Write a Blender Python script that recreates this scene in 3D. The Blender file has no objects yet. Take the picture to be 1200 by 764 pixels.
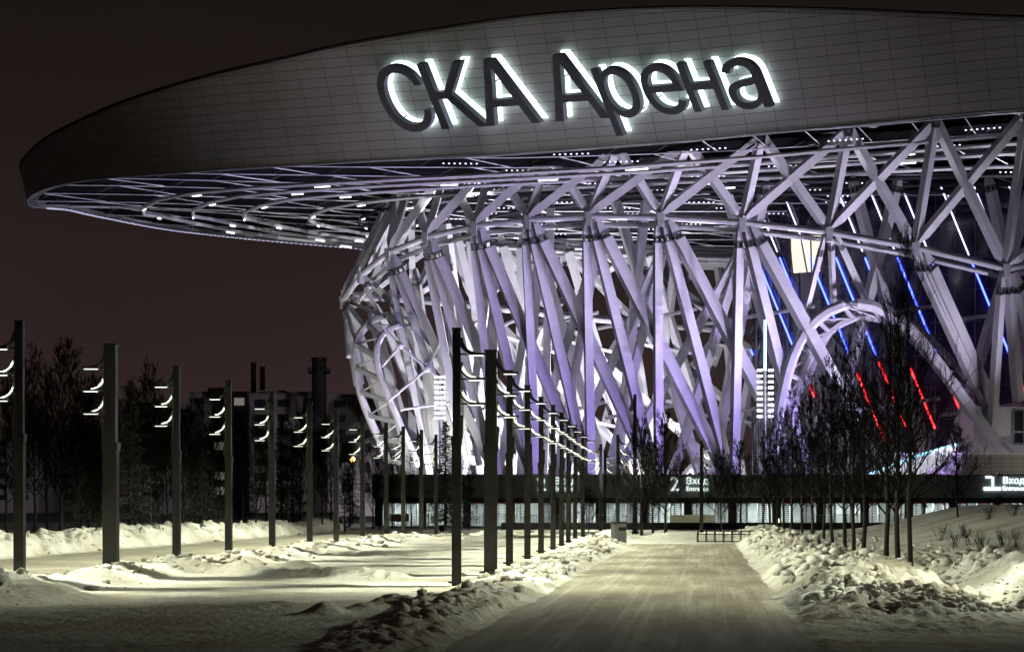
import bpy, math, random
import numpy as np
from mathutils import Vector, Matrix
random.seed(7); rng = np.random.default_rng(7)
SC = bpy.context.scene
COL = SC.collection
PI = math.pi

# ------------------------------------------------------------------ camera
F = 2050.0                       # focal length in photo pixels (photo 1200 wide)
CZ = 2.5                         # eye height
HX, HY = 600.0, 589.0            # principal point / horizon in the photo
cam_d = bpy.data.cameras.new('camera')
cam = bpy.data.objects.new('camera', cam_d); COL.objects.link(cam)
cam.location = (0, 0, CZ); cam.rotation_euler = (PI/2, 0, 0)
cam_d.sensor_width = 36; cam_d.lens = 36*F/1200
cam_d.shift_y = (HY-382)/1200
cam_d.clip_start = 0.5; cam_d.clip_end = 5000
SC.camera = cam

# ------------------------------------------------------------------ world: dim brown city night
W = bpy.data.worlds.new('World'); SC.world = W; W.use_nodes = True
nt = W.node_tree; nt.nodes.clear()
wo = nt.nodes.new('ShaderNodeOutputWorld'); bg = nt.nodes.new('ShaderNodeBackground')
tc = nt.nodes.new('ShaderNodeTexCoord'); sx = nt.nodes.new('ShaderNodeSeparateXYZ')
cr = nt.nodes.new('ShaderNodeValToRGB')
nt.links.new(tc.outputs['Generated'], sx.inputs[0]); nt.links.new(sx.outputs['Z'], cr.inputs[0])
E = cr.color_ramp.elements
E[0].position = 0.0; E[0].color = (.040, .0255, .0235, 1)
E[1].position = 1.0; E[1].color = (.0035, .0026, .0025, 1)
e = E.new(.10); e.color = (.026, .0165, .0160, 1)
e = E.new(.20); e.color = (.0150, .0098, .0092, 1)
e = E.new(.29); e.color = (.0095, .0066, .0060, 1)
nzw = nt.nodes.new('ShaderNodeTexNoise'); nzw.inputs['Scale'].default_value = 5; nzw.inputs['Detail'].default_value = 3
mpw = nt.nodes.new('ShaderNodeMapRange'); mpw.inputs[1].default_value = .3; mpw.inputs[2].default_value = .7
mpw.inputs[3].default_value = .9; mpw.inputs[4].default_value = 1.1
nt.links.new(tc.outputs['Generated'], nzw.inputs['Vector']); nt.links.new(nzw.outputs['Fac'], mpw.inputs[0])
nt.links.new(cr.outputs[0], bg.inputs[0]); nt.links.new(mpw.outputs[0], bg.inputs[1])
nt.links.new(bg.outputs[0], wo.inputs[0])
SC.view_settings.view_transform = 'Standard'; SC.view_settings.look = 'None'
SC.view_settings.exposure = 0; SC.view_settings.gamma = 1
SC.render.engine = 'CYCLES'
SC.cycles.use_denoising = True
SC.cycles.max_bounces = 5; SC.cycles.diffuse_bounces = 1; SC.cycles.glossy_bounces = 2
SC.cycles.sample_clamp_indirect = 4
try: SC.cycles.use_light_tree = True
except Exception: pass

# lamp strengths kept together
P_LAMP = 2250           # W per street-lamp head
P_VIOLET = 23000       # floods on the pavilion roof
P_UPPER = 21000
P_INNER = 430000       # floods inside the lattice
P_FASCIA = 9500       # added floods in the park, standing in for city glow on the roof band
LAMP_COL = (.97, 1.0, .74)

# ------------------------------------------------------------------ helpers
def P(x, y, Y):
    """photo pixel + distance -> world point"""
    return np.array([(x-HX)/F*Y, Y, CZ+(HY-y)*Y/F])

def mat(name, col, rough=.6, metal=0., emit=None, es=0., noise=0., nscale=3., bump=0., bscale=8., spec=.5):
    m = bpy.data.materials.new(name); m.use_nodes = True
    n = m.node_tree; b = n.nodes['Principled BSDF']
    b.inputs['Base Color'].default_value = (*col, 1); b.inputs['Roughness'].default_value = rough
    b.inputs['Metallic'].default_value = metal; b.inputs['Specular IOR Level'].default_value = spec
    tcn = n.nodes.new('ShaderNodeTexCoord')
    if emit:
        b.inputs['Emission Color'].default_value = (*emit, 1); b.inputs['Emission Strength'].default_value = es
    if noise:
        t = n.nodes.new('ShaderNodeTexNoise'); t.inputs['Scale'].default_value = nscale; t.inputs['Detail'].default_value = 6
        n.links.new(tcn.outputs['Object'], t.inputs['Vector'])
        r = n.nodes.new('ShaderNodeValToRGB')
        r.color_ramp.elements[0].position = .3; r.color_ramp.elements[1].position = .7
        r.color_ramp.elements[0].color = (*[c*(1-noise) for c in col], 1)
        r.color_ramp.elements[1].color = (*[min(1, c*(1+noise)) for c in col], 1)
        n.links.new(t.outputs['Fac'], r.inputs[0]); n.links.new(r.outputs[0], b.inputs['Base Color'])
    if bump:
        t = n.nodes.new('ShaderNodeTexNoise'); t.inputs['Scale'].default_value = bscale; t.inputs['Detail'].default_value = 8
        n.links.new(tcn.outputs['Object'], t.inputs['Vector'])
        bp = n.nodes.new('ShaderNodeBump'); bp.inputs['Strength'].default_value = bump; bp.inputs['Distance'].default_value = .1
        n.links.new(t.outputs['Fac'], bp.inputs['Height']); n.links.new(bp.outputs[0], b.inputs['Normal'])
    return m

def emis(name, col, s):
    return mat(name, (.6, .6, .6), .5, emit=col, es=s)

M = {}
M['steel'] = mat('painted_steel', (.52, .52, .54), .5, noise=.10, nscale=.6)
M['steel_dark'] = mat('dark_steel', (.045, .045, .05), .5)
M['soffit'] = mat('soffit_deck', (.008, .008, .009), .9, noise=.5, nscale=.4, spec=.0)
M['soffit_panel'] = mat('soffit_panel', (.15, .145, .14), .7, noise=.4, nscale=.3)
M['painted_light_strip'] = mat('pole_painted_light', (.6, .6, .56), .5)  # pale colour stands in for lamp light on the pole face
M['pole'] = mat('lamp_pole', (.027, .027, .025), .45, metal=.3, noise=.15, nscale=4)
M['bracket'] = mat('lamp_bracket', (.036, .04, .033), .45, noise=.1)
M['snow'] = None
M['bark'] = mat('bark', (.014, .0115, .009), .9, noise=.35, nscale=6, bump=.6, bscale=25)
M['twig'] = mat('twigs', (.006, .005, .0045), .95, spec=.1)
M['needle'] = mat('needles', (.022, .032, .022), .8, noise=.4, nscale=2)
M['canopy'] = mat('canopy_cladding', (.28, .33, .33), .45, noise=.15, nscale=.8)
M['canopy_edge'] = mat('canopy_capping', (.45, .44, .40), .5)
M['black'] = mat('black_metal', (.012, .012, .013), .5)
M['white'] = mat('white_paint', (.75, .76, .76), .5, noise=.08)
M['grey'] = mat('grey_metal', (.22, .225, .225), .5, metal=.2, noise=.12, nscale=5)
M['concrete'] = mat('concrete', (.16, .155, .15), .85, noise=.25, nscale=2)
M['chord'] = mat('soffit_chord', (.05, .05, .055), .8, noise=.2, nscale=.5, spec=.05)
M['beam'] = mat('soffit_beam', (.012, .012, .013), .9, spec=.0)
M['navy'] = mat('hall_glass', (.016, .014, .040), .12, noise=.4, nscale=.25, spec=.8)
M['led_w'] = emis('led_white', (.92, .96, 1), 5)
M['led_soft'] = emis('led_soft', (.85, .82, 1), 1.6)
M['led_rim'] = emis('led_rim', (.7, .64, 1), .55)
M['led_b'] = emis('led_blue', (.06, .10, 1), 7)
M['led_lb'] = emis('led_light_blue', (.16, .30, 1), 4)
M['led_r'] = emis('led_red', (1, .02, .025), 6)
M['led_r2'] = emis('led_red_small', (1, .05, .05), .45)
M['led_v'] = emis('led_pale_violet', (.75, .72, 1), 2.2)
M['warm'] = emis('warm_window', (1, .86, .66), 1.1)
M['orange'] = emis('sodium', (1, .42, .08), 12)
M['sign_glow'] = emis('sign_glow', (.78, 1, .97), 2.6)
M['letter'] = mat('letter_face', (.13, .13, .17), .5)
M['sign_white'] = emis('sign_white', (.85, .97, 1), 2.2)
M['sign_dim'] = emis('sign_dim', (.85, .95, .9), 1.3)
M['head_glow'] = emis('lamp_lens', (.95, 1, .85), 2.2)

def brick_mat(name, col, joint, w, h, mortar, uv=True, noise=.08, rough=.55):
    m = mat(name, col, rough, noise=noise, nscale=.15)
    n = m.node_tree; b = n.nodes['Principled BSDF']
    src = b.inputs['Base Color'].links[0].from_socket
    u = n.nodes.new('ShaderNodeTexCoord')
    bk = n.nodes.new('ShaderNodeTexBrick'); bk.offset = 0; bk.squash = 1
    bk.inputs['Scale'].default_value = 1; bk.inputs['Brick Width'].default_value = w; bk.inputs['Row Height'].default_value = h
    bk.inputs['Mortar Size'].default_value = mortar; bk.inputs['Mortar Smooth'].default_value = .2
    bk.inputs['Color1'].default_value = (1, 1, 1, 1); bk.inputs['Color2'].default_value = (.93, .93, .93, 1)
    bk.inputs['Mortar'].default_value = (*joint, 1)
    n.links.new(u.outputs['UV' if uv else 'Object'], bk.inputs['Vector'])
    mx = n.nodes.new('ShaderNodeMix'); mx.data_type = 'RGBA'; mx.blend_type = 'MULTIPLY'; mx.inputs['Factor'].default_value = 1
    n.links.new(src, mx.inputs[6]); n.links.new(bk.outputs['Color'], mx.inputs[7])
    n.links.new(mx.outputs[2], b.inputs['Base Color'])
    return m
M['fascia'] = brick_mat('fascia_panels', (.46, .45, .45), (.50, .48, .46), 3.2, 1.0, .05)
M['ashlar'] = brick_mat('pale_blocks', (.42, .40, .36), (.45, .45, .45), 1.2, .5, .03)

def nrm(v):
    v = np.asarray(v, float); l = np.linalg.norm(v); return v/l if l > 1e-9 else v

class MB:
    def __init__(s): s.v = []; s.f = []; s.m = []
    def add(s, vs, fs, mi=0):
        o = len(s.v); s.v.extend([tuple(map(float, p)) for p in vs])
        s.f.extend([tuple(i+o for i in f) for f in fs]); s.m.extend([mi]*len(fs)); return s
    def bar(s, p, q, w, h, w2=None, h2=None, up=(0, 0, 1), mi=0):
        """box section from p to q; w across, h along up"""
        p = np.asarray(p, float); q = np.asarray(q, float); d = nrm(q-p)
        up = np.asarray(up, float); a = np.cross(d, up)
        if np.linalg.norm(a) < 1e-4: a = np.cross(d, (1, 0, 0))
        a = nrm(a); b = np.cross(a, d)
        w2 = w if w2 is None else w2; h2 = h if h2 is None else h2
        vs = [p+a*x*w/2+b*y*h/2 for x, y in ((-1, -1), (1, -1), (1, 1), (-1, 1))]
        vs += [q+a*x*w2/2+b*y*h2/2 for x, y in ((-1, -1), (1, -1), (1, 1), (-1, 1))]
        return s.add(vs, [(3, 2, 1, 0), (4, 5, 6, 7), (0, 1, 5, 4), (1, 2, 6, 5), (2, 3, 7, 6), (3, 0, 4, 7)], mi)
    def box(s, c, sz, mi=0, rz=0):
        c = np.asarray(c, float); x, y, z = [k/2 for k in sz]; cs, sn = math.cos(rz), math.sin(rz)
        vs = []
        for k in (-z, z):
            for i, j in ((-x, -y), (x, -y), (x, y), (-x, y)):
                vs.append(c+np.array([cs*i-sn*j, sn*i+cs*j, k]))
        return s.add(vs, [(3, 2, 1, 0), (4, 5, 6, 7), (0, 1, 5, 4), (1, 2, 6, 5), (2, 3, 7, 6), (3, 0, 4, 7)], mi)
    def path(s, pts, rs, n=6, mi=0, caps=True):
        pts = [np.asarray(p, float) for p in pts]
        if np.isscalar(rs): rs = [rs]*len(pts)
        d0 = nrm(pts[1]-pts[0]); ref = np.array([0, 0, 1.]) if abs(d0[2]) < .9 else np.array([1., 0, 0])
        vs = []
        for i, p in enumerate(pts):
            d = nrm(pts[min(i+1, len(pts)-1)]-pts[max(i-1, 0)])
            a = nrm(np.cross(d, ref)); b = np.cross(d, a)
            for k in range(n):
                t = 2*PI*k/n; vs.append(p+rs[i]*(math.cos(t)*a+math.sin(t)*b))
        fs = []
        for i in range(len(pts)-1):
            for k in range(n):
                k2 = (k+1) % n; fs.append((i*n+k, i*n+k2, (i+1)*n+k2, (i+1)*n+k))
        if caps: fs.append(tuple(range(n))[::-1]); fs.append(tuple(range((len(pts)-1)*n, len(pts)*n)))
        return s.add(vs, fs, mi)
    def prism(s, poly, d, mi=0):
        """poly: list of 3D points (planar), d: extrusion vector"""
        n = len(poly); d = np.asarray(d, float)
        vs = [np.asarray(p, float) for p in poly]+[np.asarray(p, float)+d for p in poly]
        fs = [tuple(range(n))[::-1], tuple(range(n, 2*n))]+[(i, (i+1) % n, (i+1) % n+n, i+n) for i in range(n)]
        return s.add(vs, fs, mi)
    def sphere(s, c, r, nu=8, nv=6, sc=(1, 1, 1), mi=0):
        vs = []; c = np.asarray(c, float)
        for j in range(nv+1):
            ph = PI*j/nv
            for i in range(nu):
                t = 2*PI*i/nu
                vs.append(c+r*np.array([math.sin(ph)*math.cos(t)*sc[0], math.sin(ph)*math.sin(t)*sc[1], math.cos(ph)*sc[2]]))
        fs = [(j*nu+i, (j+1)*nu+i, (j+1)*nu+(i+1) % nu, j*nu+(i+1) % nu) for j in range(nv) for i in range(nu)]
        return s.add(vs, fs, mi)
    def mesh(s, name, mats, origin=(0, 0, 0), smooth=False):
        me = bpy.data.meshes.new(name); o = np.asarray(origin, float)
        me.from_pydata([tuple(np.asarray(v)-o) for v in s.v], [], s.f)
        for m in (mats if isinstance(mats, (list, tuple)) else [mats]): me.materials.append(m)
        me.polygons.foreach_set('material_index', s.m)
        if smooth: me.polygons.foreach_set('use_smooth', [True]*len(s.f))
        me.update(); return me
    def build(s, name, mats, parent=None, smooth=False):
        o = np.zeros(3); p = parent
        while p is not None: o = o+np.array(p.location); p = p.parent
        ob = bpy.data.objects.new(name, s.mesh(name, mats, o, smooth)); COL.objects.link(ob); ob.parent = parent
        return ob

def tag(o, label=None, cat=None, group=None, kind=None):
    if label: o['label'] = label
    if cat: o['category'] = cat
    if group: o['group'] = group
    if kind: o['kind'] = kind
    return o
def thing(name, loc, label, cat, group=None, rz=0):
    o = bpy.data.objects.new(name, None); COL.objects.link(o); o.location = tuple(map(float, loc)); o.rotation_euler = (0, 0, rz)
    o.empty_display_size = .2
    return tag(o, label, cat, group)
def copy_tree(o, parent=None):
    c = o.copy(); COL.objects.link(c); c.parent = parent
    for ch in list(o.children): copy_tree(ch, c)
    return c
def solo(name, mb, mats, base, label, cat, group=None, smooth=False):
    """a thing that is one mesh, origin at its base"""
    ob = bpy.data.objects.new(name, mb.mesh(name, mats, base, smooth)); COL.objects.link(ob); ob.location = tuple(map(float, base))
    return tag(ob, label, cat, group)
def ordinal(i):
    return ['nearest', 'second', 'third', 'fourth', 'fifth', 'sixth', 'seventh', 'eighth', 'ninth', 'tenth', 'eleventh', 'twelfth',
            'thirteenth', 'fourteenth', 'fifteenth', 'sixteenth', 'seventeenth', 'eighteenth', 'nineteenth', 'twentieth'][i]

def area_light(name, loc, rot, sx, sy, power, col, parent=None, data=None):
    if data is None:
        data = bpy.data.lights.new(name, 'AREA'); data.shape = 'RECTANGLE'; data.size = sx; data.size_y = sy
        data.energy = power; data.color = col
    o = bpy.data.objects.new(name, data); COL.objects.link(o); o.parent = parent; o.location = loc; o.rotation_euler = rot
    return o
def flood(loc, target, power, col, angle, label, group, blend=.6):
    loc = np.asarray(loc, float); t = thing('floodlight', loc, label, 'floodlight', group)
    d = nrm(np.asarray(target, float)-loc)
    m = MB(); c = loc+np.array([0, 0, .35])
    m.bar(c-d*.22, c+d*.12, .42, .36, .5, .44); m.build('housing', M['black'], t)
    b = MB(); b.bar(loc, c, .12, .1); b.bar(loc+np.array([0, 0, .0]), loc+np.array([0, 0, .04]), .4, .4); b.build('bracket', M['steel_dark'], t)
    l = MB(); l.bar(c+d*.123, c+d*.14, .42, .36); l.build('lens', M['led_soft'], t)
    ld = bpy.data.lights.new('flood_beam', 'SPOT'); ld.energy = power; ld.color = col; ld.spot_size = math.radians(angle); ld.spot_blend = blend
    ld.shadow_soft_size = .15
    lo = bpy.data.objects.new('flood_beam', ld); COL.objects.link(lo); lo.parent = t
    lo.location = Vector(c+d*.5-loc)
    lo.rotation_euler = Vector(d).to_track_quat('-Z', 'Y').to_euler()
    return t

# numpy noises for the snow
def _h(ix, iy, seed=0):
    n = (ix.astype(np.int64)*374761393+iy.astype(np.int64)*668265263+seed*1442695041) & 0x7fffffff
    n = ((n ^ (n >> 13))*1274126177) & 0x7fffffff
    return ((n ^ (n >> 16)) & 0xffff)/65535.0
def vnoise(x, y, seed=0):
    ix = np.floor(x); iy = np.floor(y); fx = x-ix; fy = y-iy
    fx = fx*fx*(3-2*fx); fy = fy*fy*(3-2*fy)
    a = _h(ix, iy, seed); b = _h(ix+1, iy, seed); c = _h(ix, iy+1, seed); d = _h(ix+1, iy+1, seed)
    return (a*(1-fx)+b*fx)*(1-fy)+(c*(1-fx)+d*fx)*fy
def fbm(x, y, o=4, seed=0):
    s = 0; a = .5; t = 0
    for k in range(o):
        s = s+a*vnoise(x*2**k, y*2**k, seed+k); t += a; a *= .5
    return s/t
def lumps(x, y, seed=0):
    """rounded boulders: max over cells of a dome, 0..1"""
    ix = np.floor(x); iy = np.floor(y); best = np.zeros_like(x)
    for dx in (-1, 0, 1):
        for dy in (-1, 0, 1):
            cx = ix+dx; cy = iy+dy
            px = cx+.15+.7*_h(cx, cy, seed); py = cy+.15+.7*_h(cx, cy, seed+5)
            r = .45+.5*_h(cx, cy, seed+9); hh = .35+.65*_h(cx, cy, seed+13)
            d2 = ((x-px)**2+(y-py)**2)/(r*r)
            best = np.maximum(best, hh*np.sqrt(np.clip(1-d2, 0, 1)))
    return best
def sstep(a, b, x):
    t = np.clip((x-a)/(b-a), 0, 1); return t*t*(3-2*t)

# ------------------------------------------------------------------ ground
PX = lambda Y: .11*(Y-34)-.66            # left edge of the walk
PW = 6.5
XB = lambda Y: -1.64+.091*(Y-51.6)       # lamp row between plaza and walk
XA = lambda Y: -14.2+.0966*(Y-49.6)      # lamp row by the left road
def height(X, Y):
    s = X-PX(Y); sa = X-XA(Y)
    wob = .5*(fbm(X*.9, Y*.35, 3, 3)-.5)+.45*(fbm(X*2.2, Y*1.3, 3, 7)-.5)
    h = .035+.06*(fbm(X*.8, Y*.8, 4, 1)-.45)+.035*lumps(X*1.7, Y*1.5, 71)*sstep(.35, .7, fbm(X*.3, Y*.3, 2, 73))
    wx = X+.25*fbm(X*2, Y*2, 3, 81); wy = Y+.25*fbm(X*2, Y*2, 3, 85)
    chunk = .42*lumps(wx*1.25, wy*1.0, 11)+.36*lumps(wx*2.6, wy*2.2, 21)+.26*lumps(wx*5.0, wy*4.2, 31)+.10*(fbm(X*7, Y*6, 2, 35)-.3)
    big = .55+.75*fbm(X*.35, Y*.22, 3, 41)
    # bank left of the walk, under the right-hand lamp row
    prof = np.exp(-((s+1.35+wob)/.85)**2)*sstep(24, 34, Y)*(1-sstep(108, 122, Y))
    h = h+prof*big*(.06+.10*np.exp(-((Y-42)/8)**2))+np.sqrt(prof)*sstep(.02, .3, prof)*.34*chunk*(.5+big*.6)
    # bank right of the walk
    w2 = 1.9
    pr = sstep(6.35+wob, 8.2+wob, s)*(1-sstep(9.4, 11.2, s))*sstep(33, 47, Y+wob*2+.5*(fbm(X*1.4, Y*1.1, 3, 47)-.5)*8)*(1-sstep(128, 142, Y))
    h = h+pr*big*.30*(.9+.35*np.exp(-((Y-47)/6)**2))+np.sqrt(np.clip(pr, 0, 1))*.60*chunk*(.45+big*.75)
    # rough chunks behind the trees and a second bank at right
    pr2 = sstep(10.5, 12, s)*(1-sstep(17, 22, s))*(1-sstep(80, 100, Y))*sstep(34, 39, Y)
    h = h+pr2*(.06+.45*chunk*np.clip(fbm(X*.4, Y*.4, 3, 61)*2-.55, 0, 1))
    pr3 = np.exp(-((s-13.4-.5*wob)/1.3)**2)*sstep(34, 38, Y)*(1-sstep(52, 62, Y))
    h = h+pr3*(.42+.55*chunk)
    # drifted slope far right
    h = h+2.3*sstep(14, 27, s-0*Y)*sstep(70, 105, Y)*(1-sstep(140, 165, Y))
    # bank under the left lamp row
    pa = np.exp(-((sa-.7+wob)/1.1)**2)*sstep(40, 48, Y)*(1-sstep(110, 130, Y))
    h = h+pa*big*.15+np.sqrt(pa)*sstep(.02, .3, pa)*.45*chunk*big
    # bank on the far side of the left road
    pl = np.exp(-((sa+12.9+wob*2)/1.5)**2)*sstep(48, 60, Y)*(1-sstep(150, 170, Y))
    h = h+pl*big*.6+np.sqrt(pl)*sstep(.02, .3, pl)*.8*chunk*big
    # low ridge across the plaza, isolated dark heaps in front
    rid = np.exp(-((Y-(62-.75*(X+12))-2*wob)/.7)**2)*sstep(-14, -11, X)*(1-sstep(-4, -2.5, X))
    h = h+rid*(.10+.34*chunk)
    rid2 = np.exp(-((Y-(83-.5*(X+9))-3*wob)/.9)**2)*sstep(-11, -9, X)*(1-sstep(-1, .5, X))
    h = h+rid2*(.05+.3*chunk)
    for cx, cy, r, a in ((-4.15, 38.6, .42, .30), (-2.85, 40.5, .5, .33), (-3.3, 39.6, .6, .18), (-12.2, 44.5, 1.3, .42), (-13.6, 46, 1.5, .3), (-5.6, 41.5, .8, .12),
                         (-7.6, 62, .9, .42), (-8.8, 60.5, .9, .25), (6.3, 110, 1.2, .5), (9.8, 113, 2.5, .45), (12.5, 115, 2.2, .35), (1.5, 118, 3, .4), (-3.5, 112, 2.5, .4),(-1.2, 121, 2.2, .5)):
        h = h+a*(.6+.7*chunk)*np.exp(-(((X-cx)**2+(Y-cy)**2)/(r*r)))
    # flats: the walk and the left road are scraped down
    walk = sstep(-.35, .15, s+.6*wob)*(1-sstep(6.15, 6.6, s+.6*wob))*(1-sstep(106, 110, Y+2*wob))
    road = sstep(-11.6, -11, sa+wob)*(1-sstep(-1.5, -.9, sa+wob))
    front = 1-sstep(31, 36, Y+2*wob-.3*np.abs(X-2))
    h = h*(1-walk)+walk*(-.015+.012*fbm(X*2, Y*1.2, 3, 91))
    h = h*(1-.9*road)+road*.0
    return h
ny = 820; nx = 540
Yk = 20*(11.0**(np.arange(ny)/(ny-1)))
U = np.linspace(-.40, .36, nx)
GX = U[None, :]*(Yk[:, None]+6); GY = np.repeat(Yk[:, None], nx, 1)
GX = GX+(vnoise(GX*3, GY*3, 5)-.5)*.0
GZ = height(GX, GY)
edge = sstep(0, .04, (U-U[0])/(U[-1]-U[0]))*sstep(0, .04, (U[-1]-U)/(U[-1]-U[0]))
GZ = GZ*edge[None, :]
def grid_mesh(name, X, Y, Z, m):
    r, c = X.shape; me = bpy.data.meshes.new(name)
    co = np.stack([X, Y, Z], -1).reshape(-1, 3)
    i = np.arange(r*c).reshape(r, c)
    q = np.stack([i[:-1, :-1], i[:-1, 1:], i[1:, 1:], i[1:, :-1]], -1).reshape(-1, 4)
    me.vertices.add(len(co)); me.vertices.foreach_set('co', co.ravel().astype(np.float32))
    me.loops.add(q.size); me.loops.foreach_set('vertex_index', q.ravel().astype(np.int32))
    me.polygons.add(len(q)); me.polygons.foreach_set('loop_start', np.arange(0, q.size, 4, dtype=np.int32))
    me.polygons.foreach_set('use_smooth', np.ones(len(q), dtype=bool))
    me.update(calc_edges=True); me.validate(); me.materials.append(m)
    ob = bpy.data.objects.new(name, me); COL.objects.link(ob); return ob

def snow_mat():
    m = mat('snow', (.74, .74, .71), .75, bump=.7, bscale=5)
    n = m.node_tree; b = n.nodes['Principled BSDF']
    t = n.nodes.new('ShaderNodeTexCoord')
    a = n.nodes.new('ShaderNodeTexNoise'); a.inputs['Scale'].default_value = .35; a.inputs['Detail'].default_value = 8; a.inputs['Roughness'].default_value = .65
    n.links.new(t.outputs['Object'], a.inputs['Vector'])
    r = n.nodes.new('ShaderNodeValToRGB'); r.color_ramp.elements[0].position = .38; r.color_ramp.elements[1].position = .6
    r.color_ramp.elements[0].color = (.52, .47, .39, 1); r.color_ramp.elements[1].color = (.78, .78, .75, 1)
    n.links.new(a.outputs['Fac'], r.inputs[0])
    a2 = n.nodes.new('ShaderNodeTexNoise'); a2.inputs['Scale'].default_value = 5; a2.inputs['Detail'].default_value = 6
    n.links.new(t.outputs['Object'], a2.inputs['Vector'])
    r2 = n.nodes.new('ShaderNodeValToRGB'); r2.color_ramp.elements[0].position = .28; r2.color_ramp.elements[1].position = .42
    r2.color_ramp.elements[0].color = (.55, .47, .38, 1); r2.color_ramp.elements[1].color = (1, 1, 1, 1)
    n.links.new(a2.outputs['Fac'], r2.inputs[0])
    mx = n.nodes.new('ShaderNodeMix'); mx.data_type = 'RGBA'; mx.blend_type = 'MULTIPLY'; mx.inputs['Factor'].default_value = .8
    n.links.new(r.outputs[0], mx.inputs[6]); n.links.new(r2.outputs[0], mx.inputs[7])
    n.links.new(mx.outputs[2], b.inputs['Base Color'])
    return m
M['snow'] = snow_mat()
tag(grid_mesh('snow_ground', GX, GY, GZ, M['snow']), kind='structure')
# loose ploughed chunks lying on the banks
def chunk_mesh():
    r = np.random.default_rng(3); g = (1+5**.5)/2
    iv = np.array([(-1, g, 0), (1, g, 0), (-1, -g, 0), (1, -g, 0), (0, -1, g), (0, 1, g), (0, -1, -g), (0, 1, -g), (g, 0, -1), (g, 0, 1), (-g, 0, -1), (-g, 0, 1)])/1.9
    jf = [(0, 11, 5), (0, 5, 1), (0, 1, 7), (0, 7, 10), (0, 10, 11), (1, 5, 9), (5, 11, 4), (11, 10, 2), (10, 7, 6), (7, 1, 8), (3, 9, 4), (3, 4, 2), (3, 2, 6), (3, 6, 8), (3, 8, 9), (4, 9, 5), (2, 4, 11), (6, 2, 10), (8, 6, 7), (9, 8, 1)]
    N = 11000; Y = 33*(4.2**r.random(N)); k = r.random(N); X = np.empty(N)
    X[:] = np.where(k < .16, PX(Y)-1.35+r.normal(0, .75, N), np.where(k < .70, PX(Y)+8.7+r.normal(0, 1.5, N), np.where(k < .8, PX(Y)+13+r.normal(0, 2., N), np.where(k < .9, XA(Y)+.7+r.normal(0, .9, N), XA(Y)-12.9+r.normal(0, 1.1, N)))))
    s_ = X-PX(Y); ok = ((s_ < -.25) | (s_ > 6.75)) & ~((np.abs(X-PX(Y)) < 12) & (s_ > 6) & (Y < 36.5)) & (X > -.38*Y) & (X < .34*Y) & (fbm(X*.7, Y*.5, 3, 131) > .43) & ~((s_ < 0) & (s_ > -4) & (Y < 54) & (r.random(N) < .75))
    X, Y = X[ok], Y[ok]; Z = height(X, Y); m = MB()
    for x, y, z in zip(X, Y, Z):
        sz = .05+.20*r.random()**4; v = iv*sz*r.uniform(.55, 1.15, (12, 1))*np.array([r.uniform(.8, 1.4), r.uniform(.8, 1.4), r.uniform(.55, .95)])
        m.add(v+np.array([x, y, z+sz*.15]), jf)
    return m
tag(chunk_mesh().build('snow_chunks', M['snow'], smooth=True), kind='stuff')
far = MB(); far.add([(-3000, -300, -.12), (3000, -300, -.12), (3000, 4000, -.12), (-3000, 4000, -.12)], [(0, 1, 2, 3)])
tag(far.build('ground', mat('far_ground', (.30, .29, .27), .9, noise=.3, nscale=.05)), kind='structure')

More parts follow.
